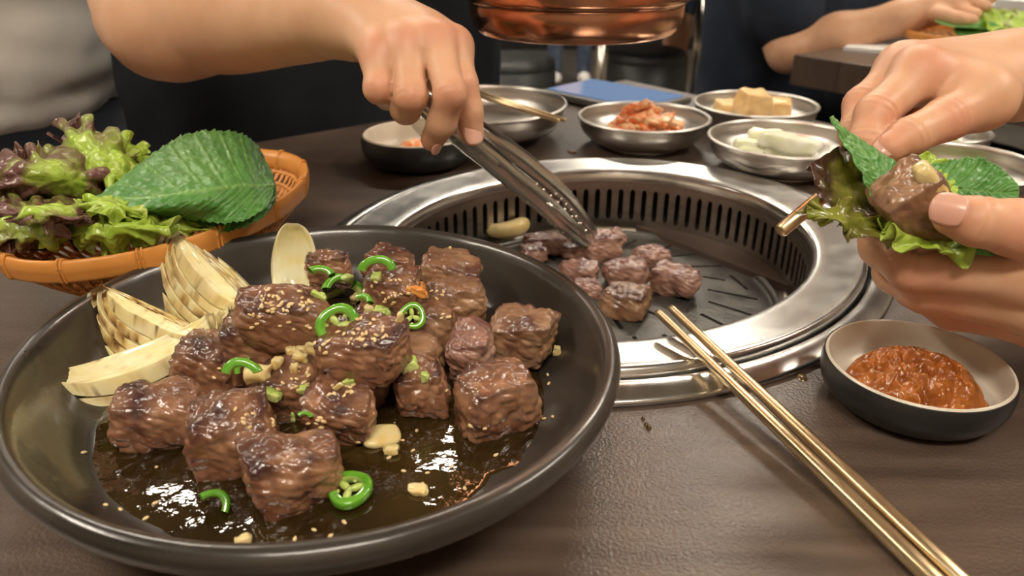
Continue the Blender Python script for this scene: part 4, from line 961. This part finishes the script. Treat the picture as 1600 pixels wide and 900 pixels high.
for k_, (dx, dy) in enumerate(((1440, 308), (1446, 322), (1430, 318), (1452, 335))):
    o = bpy.data.objects.new('sesame_seed', seed_me); COL.objects.link(o); o.location = dep(dx, dy, .3085); o.rotation_euler = (.5, k_, k_*2)
    tag(o, 'sesame seed on the beef cube inside the lettuce wrap', 'seed', 'sesame seeds in the wrap')
# chili rings
def chili_ring(u, v, rpx, nrm, label, arc=(0, 2*math.pi), lift=.003, seeds=True, wide=.58, squash=1.0):
    loc, n0 = hit(u, v); t = (loc-CAMP).dot(_f); r = rpx*t/FPX; nrm = Vector(nrm).normalized(); c = loc+n0*lift+Vector((0, 0, .0))
    Rm = frame(nrm, (1, 0, 0)); e = empty('chili_ring', c, label, 'chili', 'green chili slices')
    n = 40; a0, a1 = arc; full = a1-a0 > 6.2
    th = r*.38; hw = r*wide/2
    sect = smoothprof([(r-th, hw*.9), (r-th*.5, hw*1.05), (r, hw*.8), (r*1.02, 0), (r, -hw*.8), (r-th*.5, -hw*1.05), (r-th, -hw*.9)], 2)
    sect_in = smoothprof([(r-th, hw*.9), (r-th*1.12, 0), (r-th, -hw*.9)], 2)
    for nm, sc, mm in (('skin', sect, m_chili), ('flesh', sect_in, m_chili_in)):
        V = []; m = len(sc); cnt = n if full else n//2+1
        for i in range(cnt):
            a = a0+(a1-a0)*i/(n if full else cnt-1)
            wob = 1+.05*math.sin(3*a+u)
            for rr, zz in sc: V.append(c+Rm @ Vector((rr*wob*math.cos(a), rr*wob*math.sin(a)*squash, zz)))
        Fs = [(i*m+k, ((i+1) % cnt)*m+k, ((i+1) % cnt)*m+k+1, i*m+k+1) for i in range(cnt if full else cnt-1) for k in range(m-1)]
        ob(nm, V, Fs, mm, e)
    if seeds:
        bits = []
        for k in range(3):
            a = 2*math.pi*k/3+u; bits.append(sphere(c+Rm @ Vector((r*.34*math.cos(a), r*.34*math.sin(a), 0)), r*.24, R=Rm@Matrix.Rotation(a, 3, 'Z'), nu=8, nv=6, s=(1.7, .8, .8)))
            bits.append(sphere(c+Rm @ Vector((r*.55*math.cos(a+.9), r*.55*math.sin(a+.9), 0)), r*.12, R=Rm, nu=8, nv=5, s=(1, 1, .5)))
        bits.append(sphere(c, r*.18, nu=8, nv=5)); ob('seed_core', *join(*bits), m_chili_in, e)
    return e
chili_ring(507, 503, 33, (.25, -.8, .55), 'large bright green chili ring propped upright at the heap centre', lift=.012)
chili_ring(651, 500, 21, (.1, -.75, .65), 'small green chili ring standing at the right of the heap', lift=.006)
chili_ring(547, 776, 34, (0, -.15, 1), 'green chili ring lying flat in the juice at the front of the plate', lift=.0035, wide=.5)
chili_ring(590, 440, 30, (0, -.9, .4), 'bright green chili arc over the rear glazed beef cube', arc=(.3, 2.9), seeds=False, lift=.004)
chili_ring(372, 612, 32, (.1, -.8, .5), 'dark green chili arc behind the second front-row beef cube', arc=(.4, 2.8), seeds=False, lift=.006)
chili_ring(332, 800, 28, (.3, -.5, .6), 'half-sunk green chili piece in the juice at the lower left', arc=(-.3, 2.4), seeds=False, lift=.002, wide=.8)
chili_ring(525, 445, 26, (.6, -.5, .5), 'green chili strip leaning right of the upright onion petal', arc=(1.2, 3.2), seeds=False, lift=.006)
chili_ring(490, 452, 24, (.2, -.6, .7), 'light green chili strip beside the onion petal base', arc=(.5, 2.4), seeds=False, lift=.006, wide=.6)
chili_ring(552, 475, 24, (.7, -.3, .6), 'green chili strip between the large ring and the rear cube', arc=(-.6, 1.6), seeds=False, lift=.006, wide=.6)
chili_ring(565, 492, 20, (-.3, -.6, .7), 'short green chili piece right of the large ring', arc=(.2, 2.0), seeds=False, lift=.004, wide=.7)
chili_ring(388, 578, 20, (.3, -.8, .4), 'green chili sliver standing left of the chopped garlic', arc=(1.5, 3.4), seeds=False, lift=.005, wide=.7)
chili_ring(478, 655, 14, (0, -.6, .8), 'green chili tip just behind the front beef cube', arc=(.3, 2.5), seeds=False, lift=.002, wide=.8)
# scallion pieces, garlic bits
def bit(name, u, v, szpx, rot, m, label, cat, seed, lift=.002, round_=.7, group=None, N=9):
    loc, n0 = hit(u, v); t = (loc-CAMP).dot(_f)/FPX; s = tuple(q*t for q in szpx)
    V, Fs, se = chunk(s, seed, N=N, round_=round_, cell=0, fine=0, warp=.30 if N < 12 else .1, lump=.16 if N < 12 else .03)
    c = loc+n0*(min(s)*.35); V = place(V, c, rot); return ob(name, V, Fs, m, origin=c, label=label, cat=cat, group=group)
sg = 'scallion pieces on the beef'; gg = 'chopped garlic on the beef'
for k, (u, v, s, rot, lb) in enumerate([(426, 612, (30, 18, 16), (0, .2, -.1), 'square pale green scallion piece in front of the chopped garlic'), (641, 574, (24, 18, 18), (.3, 0, .2), 'yellow-green scallion lump on the glazed right-hand cube'),
   (662, 590, (12, 10, 18), (0, 0, .1), 'yellow scallion bit right of the scallion lump'), (545, 600, (18, 9, 16), (.4, 0, .3), 'thin round scallion slice on the cube with the garlic'),
   (478, 606, (26, 16, 14), (.2, .2, .1), 'olive scallion piece on the garlic-covered cube'), (594, 484, (20, 14, 18), (.3, .2, .4), 'green-white scallion piece on the top cube'),
   (605, 492, (16, 10, 14), (.1, .6, 0), 'pale scallion piece by the top right chili'), (523, 462, (34, 8, 18), (.4, -.3, .4), 'translucent yellow scallion strip at the rear of the heap'), (498, 466, (26, 9, 18), (.3, .4, -.3), 'amber scallion strip left of the rear chili strips'),
   (543, 436, (24, 10, 16), (.4, .2, .7), 'whitish scallion slice at the rear chili strips'), (588, 436, (16, 12, 14), (.3, 0, .2), 'cream scallion chunk under the chili arc'), (460, 655, (7, 7, 26), (.2, 0, 0), 'thin tapered scallion sliver hanging in the heap shadow')]):
    bit('scallion_piece', u, v, s, rot, m_scal, lb, 'scallion', 200+k, group=sg)
for k, (u, v, s, rot, lb) in enumerate([(406, 588, (40, 26, 24), (0, 0, .1), 'large golden garlic piece at the left of the middle cube'), (436, 572, (18, 16, 18), (0, 0, 0), 'small garlic piece right of the golden one'),
   (458, 545, (18, 14, 18), (0, 0, .4), 'upper garlic nugget below the large chili ring'), (472, 553, (20, 16, 20), (0, 0, .1), 'middle garlic nugget below the large chili ring'), (488, 548, (24, 18, 24), (0, .2, 0), 'orange-tinged garlic nugget below the large chili ring'),
   (470, 562, (22, 16, 16), (0, .2, 0), 'lowest garlic nugget below the large chili ring'), (460, 580, (12, 12, 30), (.3, .3, 0), 'long garlic stick standing on the middle cube'), (524, 607, (8, 8, 30), (.5, .9, 0), 'thin garlic sliver on the cube behind the front one'),
   (560, 468, (24, 10, 16), (.3, -.5, .2), 'cream garlic slice on top near the rear cube'), (625, 500, (10, 12, 22), (0, .2, 0), 'pale garlic piece at the right end of the top cube'), (580, 484, (16, 12, 18), (0, 0, .2), 'golden garlic nugget on the top cube'),
   (595, 686, (60, 44, 15), (.1, .1, .35), 'round garlic slice lying in the juice beside the front cubes'), (611, 707, (24, 20, 14), (0, 0, 0), 'small chopped garlic piece in front of the round slice'), (652, 768, (34, 18, 12), (0, 0, -.1), 'whitish garlic piece in the juice at lower right of the chili ring'),
   (381, 847, (28, 16, 14), (0, 0, .2), 'pale garlic bit at the front edge of the plate floor'), (703, 388, (4, 4, 4), (0, 0, 0), 'tiny garlic crumb on the plate wall at the back'), (873, 550, (12, 10, 16), (0, 0, 0), 'pale garlic bit on the corner of the rightmost cube')]):
    bit('garlic_piece', u, v, s, rot, m_garlic, lb, 'garlic', 300+k, group=gg, round_=.7 if k != 11 else .95, N=8 if k != 11 else 16)
for k, (u, v, s, rot) in enumerate([(648, 455, (34, 10, 14), (0, .5, .2)), (664, 448, (22, 10, 20), (0, -.4, .1))]):
    bit('carrot_shred', u, v, s, rot, m_carrot, 'orange carrot shred right of the rear cube, '+('the lower left bend' if k == 0 else 'the upper right end'), 'carrot', 400+k)

# ------------------------------------------------------------------ onion wedges
def onion(c, Rm, L, layers, spread, seed, label, r0=.55, step=.12, charr=.5, group='grilled onion wedges'):
    """lune-shaped layers around local x axis (pole to pole); outer skin faces local -z"""
    e = empty('onion_wedge', c, label, 'onion', group); c = Vector(c)
    for k in range(layers):
        rad = L*(r0-step*k*r0); th = L*r0*step*(.86 if k < layers-1 else 1.5) if layers > 1 else .0022
        nu, nv = 44, 24; V = []; ch = []; go = []
        sp = spread*(1-.05*k)
        for sd in (0, 1):
            rr = rad-sd*th
            for i in range(nu+1):
                s = i/nu; a = math.pi*(s*.90+.05); X = -math.cos(a)*L*.52*(1-.07*k); rad_s = max(rr, .0005)*math.sin(a)**.8
                for j in range(nv+1):
                    q = 2*j/nv-1; ph = q*sp; w = .0006*noise.noise(Vector((s*5, q*3, seed+k)))
                    p = Vector((X, (rad_s+w)*math.sin(ph), -(rad_s+w)*math.cos(ph)+L*.14))
                    V.append(c+Rm @ p)
                    nz = noise.noise(p*150+Vector((seed, k, 0))); nz2 = noise.noise(p*420+Vector((0, seed, k))); ed = max(0, abs(q)-.70)/.30
                    ch.append(max(0, min(1, charr*(ed*(-.05+1.7*nz+.6*nz2)*(.35 if k == layers-1 else 1)+max(0, nz2-.38)*3.0*(k > 0 or charr > .5)*(.3+ed)+(.9 if s < .05 or s > .95 else 0)*(nz > -.2)))))
                    go.append(max(0, min(.8, charr*(.12+.9*nz+.35*ed+.4*nz2)*(.5 if k == layers-1 else 1))))
        m = nv+1; N_ = (nu+1)*m; Fs = []
        nsm = 2*nu*nv
        for i in range(nu):
            for j in range(nv):
                a_ = i*m+j; Fs.append((a_, a_+m, a_+m+1, a_+1)); Fs.append((N_+a_, N_+a_+1, N_+a_+m+1, N_+a_+m))
        for i in range(nu):
            for j in (0, nv): a_ = i*m+j; Fs.append((a_, a_+m, N_+a_+m, N_+a_) if j else (a_+m, a_, N_+a_, N_+a_+m))
        for j in range(nv):
            for i in (0, nu): a_ = i*m+j; Fs.append((a_, a_+1, N_+a_+1, N_+a_) if i else (a_+1, a_, N_+a_, N_+a_+1))
        o = ob('onion_layer', V, Fs, m_onion, e, attrs={'char': ch, 'gold': go}); o.data.polygons.foreach_set('use_smooth', [q_ < nsm for q_ in range(len(Fs))])
    return e
def Raxes(xa, za):
    x = Vector(xa).normalized(); z = Vector(za); z = (z-x*z.dot(x)).normalized(); y = z.cross(x); return Matrix((x, y, z)).transposed()
onion(at(212, 556, .027), Raxes((1, .50, .20), (-.15, -.35, 1)), .078, 3, .62, 1, 'lowest long crescent onion wedge with a smooth white inner face', r0=.42, step=.16, charr=.6)
onion(at(238, 505, .032), Raxes((.85, -.35, -.25), (.2, -.35, 1)), .066, 5, .64, 2, 'heavily charred middle onion wedge at the left of the plate', r0=.50, step=.15, charr=1.1)
onion(at(330, 437, .036), Raxes((.72, -.50, -.48), (.35, -.45, .9)), .068, 5, .68, 3, 'upper onion wedge standing with its tip up against the plate wall', r0=.52, step=.14, charr=.7)
onion(at(455, 412, .036), Raxes((.05, .45, .9), (.1, -1, .5)), .042, 1, .75, 4, 'single pale onion petal standing upright at the rear of the plate', r0=.42, charr=.15)
onion(at(300, 505, .022), Raxes((1, .3, .25), (0, -.4, 1)), .040, 2, .5, 6, 'pale onion piece behind the two left wedges', r0=.42, charr=.25)

# ------------------------------------------------------------------ far side dishes
kg = 'kimchi pieces'
for k in range(30):
    a = random.uniform(0, 6.28); q = math.sqrt(random.random()); x, y = .1270+.030*q*math.cos(a), .7430+.022*q*math.sin(a); z = .013+.034*(1-q)*random.uniform(.6, 1.2)
    add_chunk('kimchi_piece', (x, y, z), (random.uniform(.016, .028), random.uniform(.012, .02), random.uniform(.005, .010)), (random.uniform(-.6, .6), random.uniform(-.6, .6), random.uniform(0, 3)), 500+k, m_kim, 'shred of red kimchi cabbage heaped in the steel bowl', 'kimchi', kg, hit=False, N=12, warp=.5, cell=.0016, cfreq=160, lump=.15, round_=.4)
for k, (u, v, z, s, r_) in enumerate([(1178, 162, .034, (.030, .020, .024), .3), (1215, 172, .024, (.024, .020, .020), -.2), (1136, 170, .020, (.022, .020, .016), .2), (1165, 180, .014, (.022, .018, .014), 0), (1195, 180, .014, (.022, .018, .014), .4)]):
    add_chunk('radish_cube', at(u, v, z), tuple(q*1.12 for q in s), (.1, .05, r_), 600+k, m_rady, ['largest yellow radish cube on top of the pile', 'yellow radish cube at the right of the pile', 'yellow radish cube at the left of the pile', 'yellow radish cube low at the front centre of the bowl', 'yellow radish cube low behind the right one'][k], 'radish', 'yellow radish cubes', hit=False, N=10, round_=.25, cell=0, fine=0, warp=.18)
for k, (u, v, z, L, r_) in enumerate([(1235, 222, .030, .052, -.35), (1205, 215, .028, .040, -.3), (1175, 228, .022, .032, -.2), (1190, 240, .017, .040, -.1), (1230, 240, .018, .044, -.2)]):
    add_chunk('radish_stick', at(u, v, z), (L, .013, .012), (.1, .10, r_), 620+k, m_radw, ['white radish stick lying on top, right side', 'white radish stick behind the top one', 'short white radish stick at the left', 'white radish stick low at the front', 'white radish stick low at the front right'][k], 'radish', 'white radish sticks', hit=False, N=12, round_=.5, cell=0, fine=0, warp=.12)
for k in range(9):
    a = k*.7; add_chunk('pepper_bit', (.374+.020*math.cos(a*2.1)*(.3+.08*k), .674+.018*math.sin(a*2.1)*(.3+.08*k), .022+.001*(k % 3)), (.012, .009, .006), (.2, .3, a), 640+k, m_scal if k % 2 else m_chili_in, 'chopped green pepper bit in the small steel bowl', 'pepper', 'chopped pepper bits', hit=False, N=6, cell=0, warp=.3)
for k in range(4):
    c = Vector((.342+.018*math.cos(k*1.7), .569+.016*math.sin(k*1.7), .022))
    G = [[c+Vector((.018*(j-1), .016*(i-1), .007*math.sin(i*2+j+k))) for j in range(3)] for i in range(3)]
    lettuce('salad_leaf', G, 30+k, m_lett, 'green salad leaf in the wide steel bowl behind the wrap', red=.05, ruff=.004, nu=24, nv=24, group='salad leaves in the steel bowl')
# chopsticks on the empty bowl
for k in range(2):
    a = dep(740, 142+6*k, .715); b = dep(884, 189+3*k-(2*k), .683)
    a = at(744, 143+5*k, .053); b = at(883-10*k, 188+1*k, .0495)
    d = (b-a).normalized()
    ob('chopstick', *tube([a-d*.05, b], [.0024, .0018], n=10), m_gold, origin=b, label='gold chopstick across the empty steel bowl, '+('the rear one of the two' if k == 0 else 'the front one of the two'), cat='chopstick', group='chopsticks on the empty bowl')
# tablet near the table corner
tc_ = (at(960, 151, .006)); tv = empty('tablet', (tc_.x, tc_.y, 0), 'grey ordering tablet with a blue glowing screen near the far table corner', 'tablet')
ang = math.atan2(B.y, B.x)+.12
bevel(ob('body', *box((tc_.x, tc_.y, .006), (.155, .10, .009), rot=ang), m_case, tv, smooth=False), .003)
ob('screen', *box((tc_.x, tc_.y, .0115), (.140, .085, .0012), rot=ang), m_screen, tv, smooth=False)
# crumbs and spills
for k, (u, v, s) in enumerate([(895, 238, .006), (889, 236, .004), (1243, 578, .004), (1232, 574, .003)]):
    p = at(u, v, .0008); ob('food_crumb', *[q for q in (lambda t: (place(t[0], p, (0, 0, k)), t[1]))(chunk((s, s*.7, s*.3), 700+k, N=5, cell=0))], m_meat_p if k < 2 else m_meat, origin=p, label=['pinkish crumb on the table in front of the kimchi bowl', 'smaller crumb left of the pinkish one', 'dark crumb on the table by the grill flange', 'tiny crumb left of the dark one by the flange'][k], cat='crumb')
m_spill = mat('oil_spill', (.09, .055, .02), rough=.08, spec=.6)
for k, (u, v, r_) in enumerate([(1010, 664, .0012), (1014, 669, .0014), (1005, 655, .001), (1253, 590, .003)]):
    p = at(u, v, .0); pool('oil_drop', p.x, p.y, r_, r_*1.2, .0001, k, m_spill, n=16, k=3, label=['upper oil droplet on the table between plate and chopsticks', 'largest oil droplet on the table between plate and chopsticks', 'faint oil droplet near the grill flange left of the chopsticks', 'sauce drop on the table just below the grill flange'][k], cat='spill', origin=p)

# ------------------------------------------------------------------ neighbour table and diner
E0 = Vector((.4556, 1.2824, 0)); A2 = -A
nt_ = empty('dining_table', E0+A2*.45+B*.6+Vector((0, 0, FZ)), 'neighbouring dark wood table at the upper right', 'table')
c = E0+A2*.45+B*.60; rz = math.atan2(B.y, B.x)
bevel(ob('tabletop', *box((c.x, c.y, -.024), (1.2, .9, .048), rot=rz), m_wood, nt_, smooth=False), .002)
ob('leg', *box((c.x, c.y, FZ/2-.03), (.5, .10, -FZ-.04), rot=rz), m_woodside, nt_, smooth=False)
nc = Vector((.58, 1.66, 0)); pn = person_root((nc.x, nc.y, FZ), 'person in a navy T-shirt resting an elbow at the neighbouring table')
def nn_(s, f, z): return nc+A*s+B*f+Vector((0, 0, z))
el = J(1232, 80, 1.36, 30); wn = J(1405, 28, 1.28, 24); hn = J(1478, 8, 1.26, 24)
cloth_body('t_shirt', [(nn_(-.08, 0, -.25), .14, nn_(-.08, 0, .2), .13), (nn_(.08, 0, -.25), .14, nn_(.08, 0, .2), .13), (nn_(-.14, 0, .31), .07, nn_(.14, 0, .31), .07), (nn_(.15, .02, .30), .07, dep(1228, 20, 1.37), .070)], .012, m_tnavy, pn, seed=2, fr=9)
arm = [(dep(1205, 20, 1.42), .046, el[0], el[1]), (el[0], el[1], *J(1310, 58, 1.33, 34)), (*J(1310, 58, 1.33, 34), wn[0], wn[1]), (wn[0], wn[1], hn[0], hn[1]*1.2)]
ch = [chainJ([(1478, 4, 1.26, 14), (1510, 0, 1.25, 11), (1540, 10, 1.24, 9)]), chainJ([(1480, 16, 1.25, 13), (1505, 18, 1.24, 11), (1525, 22, 1.23, 9)]), chainJ([(1475, -6, 1.27, 13), (1515, -10, 1.26, 11), (1548, -2, 1.25, 9)]), chainJ([(1468, -10, 1.28, 12), (1505, -20, 1.27, 10), (1535, -15, 1.26, 8)]), chainJ([(1465, 22, 1.24, 13), (1500, 30, 1.22, 11), (1520, 32, 1.22, 9)])]
ob('arm', *sdf_body(arm, ch, .004, k0=.02), m_skin, pn)
ob('trousers', *sdf_body([(nn_(-.09, 0, -.26), .11, nn_(-.11, .42, -.26), .075), (nn_(.09, 0, -.26), .11, nn_(.11, .42, -.26), .075), (nn_(-.11, .42, -.26), .07, nn_(-.11, .44, FZ+.06), .05), (nn_(.11, .42, -.26), .07, nn_(.11, .44, FZ+.06), .05)], [], .015), m_trous, pn)
ob('head', *sdf_body([(nn_(0, 0, .33), .052, nn_(0, .02, .42), .050), (nn_(0, .02, .47), .075, nn_(0, .01, .54), .088)], [], .010), m_skin, pn)
ob('hair', *sdf_body([(nn_(0, -.02, .54), .098, nn_(0, 0, .56), .095)], [], .012), m_hair, pn)
# things on the neighbour table
q = at(1385, 80, .0); ob('paper_napkin', *box((q.x, q.y, .0035), (.12, .075, .006), rot=rz+.3), m_white, smooth=False, origin=(q.x, q.y, 0), label='folded white paper napkin on the neighbouring table edge', cat='napkin')
q = at(1530, 62, .02); b2 = empty('woven_basket', (q.x, q.y, 0), 'orange woven basket of greens on the neighbouring table', 'basket')
build_basket(Vector((q.x, q.y, 0)), .115, ((1, 0), (0, 1)), b2, nrib=40, hz=.032)
qq = Vector((q.x, q.y, 0))
def LG(cx_, cy_, w_, l_, z_, tilt, seed): return [[qq+Vector((cx_+w_*(j-1)*.5, cy_+l_*(i-1.5)/3, z_+tilt*i/3+.006*math.sin(2*i+j+seed))) for j in range(3)] for i in range(4)]
perilla('perilla_leaf', LG(-.045, .0, .085, .11, .040, .030, 1), 21, 'broad dark green perilla leaf in the far basket', nu=40, nv=31, group='leaves in the far basket')
perilla('perilla_leaf', LG(-.030, -.04, .08, .09, .035, .016, 2), 22, 'lower mid-green perilla leaf in the far basket', nu=40, nv=31, group='leaves in the far basket')
for k in range(4):
    lettuce('lettuce_leaf', LG(.012+.022*k, -.03+.01*(k % 2), .07, .09, .034, .024, k), 40+k, m_lett, ['yellow-green lettuce next to the perilla in the far basket', 'second lettuce leaf from the perilla in the far basket', 'reddish lettuce leaf in the far basket', 'outermost lettuce leaf in the far basket'][k], red=(.05, .1, .6, .3)[k], nu=40, nv=40, ruff=.005, group='leaves in the far basket')
q = at(1610, 31, .02); ob('tissue_box', *box((q.x, q.y, .028), (.11, .08, .055), rot=rz), m_white, smooth=False, origin=(q.x, q.y, 0), label='small white box on the neighbouring table behind the greens', cat='box')
q = at(1480, 40, .0); qv = lathe(smoothprof([(.001, .002), (.05, .002), (.075, .02), (.085, .04), (.083, .041), (.072, .021), (.045, .006), (.001, .006)], 4), 48, (q.x, q.y, 0)); ob('side_dish_bowl', *qv, m_steel, origin=(q.x, q.y, 0), label='steel bowl behind the greens on the neighbouring table', cat='bowl')
q = at(1600, 60, .0)

# ------------------------------------------------------------------ background: stools and people's legs
def stool(u, v, d, label):
    c = dep(u, v, d); c = Vector((c.x, c.y, 0)); z = FZ+.45; e = empty('round_stool', (c.x, c.y, FZ), label, 'stool', 'black round stools')
    ob('seat', *lathe(smoothprof([(.001, z+.012), (.12, z+.010), (.155, z+.002), (.168, z-.015), (.170, z-.035)], 4), 48, c), m_leather, e)
    ob('drum', *lathe([(.168, z-.035), (.172, z-.037), (.170, z-.28), (.160, FZ+.01), (.16, FZ), (.001, FZ)], 48, c), m_leather, e)
stool(800, 102, 3.0, 'black leatherette stool behind the empty steel bowl')
stool(1010, 88, 3.15, 'black leatherette stool behind the kimchi bowl')
stool(640, 75, 4.4, 'black leatherette stool far behind the black-shirted diner')
def standing(u, d, colr, label, legc=None):
    c = dep(u, 0, d); c = Vector((c.x, c.y, 0)); e = person_root((c.x, c.y, FZ), label)
    for s in (-.09, .09):
        ob('leg', *sdf_body([(c+Vector((s, 0, .08)), .085, c+Vector((s, -.02, -.28)), .06), (c+Vector((s, -.02, -.28)), .058, c+Vector((s, .0, FZ+.08)), .042)], [], .012), legc or m_skin, e)
        ob('shoe', *sphere(c+Vector((s, -.05, FZ+.04)), .045, s=(.9, 2.4, .8)), m_shoe, e)
    ob('shorts', *sdf_body([(c+Vector((-.08, 0, .10)), .10, c+Vector((-.09, 0, -.16)), .085), (c+Vector((.08, 0, .10)), .10, c+Vector((.09, 0, -.16)), .085)], [], .014), colr, e)
    cloth_body('t_shirt', [(c+Vector((-.07, 0, .12)), .11, c+Vector((-.09, 0, .50)), .11), (c+Vector((.07, 0, .12)), .11, c+Vector((.09, 0, .50)), .11)], .018, m_tnavy, e)
    ob('head', *sdf_body([(c+Vector((0, 0, .56)), .05, c+Vector((0, 0, .66)), .05), (c+Vector((0, 0, .72)), .08, c+Vector((0, 0, .80)), .088)], [], .014), m_skin, e)
standing(1092, 3.4, m_denim, 'person far behind with bare legs and grey denim shorts')
standing(893, 4.6, m_denim, 'person far behind in navy trousers between the stools', legc=m_denim)
# chrome leg of a far table and a far table
q = dep(940, 80, 2.7)
tf = empty('bistro_table', (q.x+.25, q.y+.35, FZ), 'far dark table on a chrome post behind the hood', 'table')
ob('post', *tube([(q.x, q.y, FZ), (q.x, q.y, -.04)], .022, n=14), m_chrome, tf)
ob('post', *tube([(q.x+.5, q.y+.7, FZ), (q.x+.5, q.y+.7, -.04)], .022, n=14), m_chrome, tf)
ob('tabletop', *box((q.x+.25, q.y+.35, -.02), (.9, .7, .04), rot=rz), m_wood, tf, smooth=False)
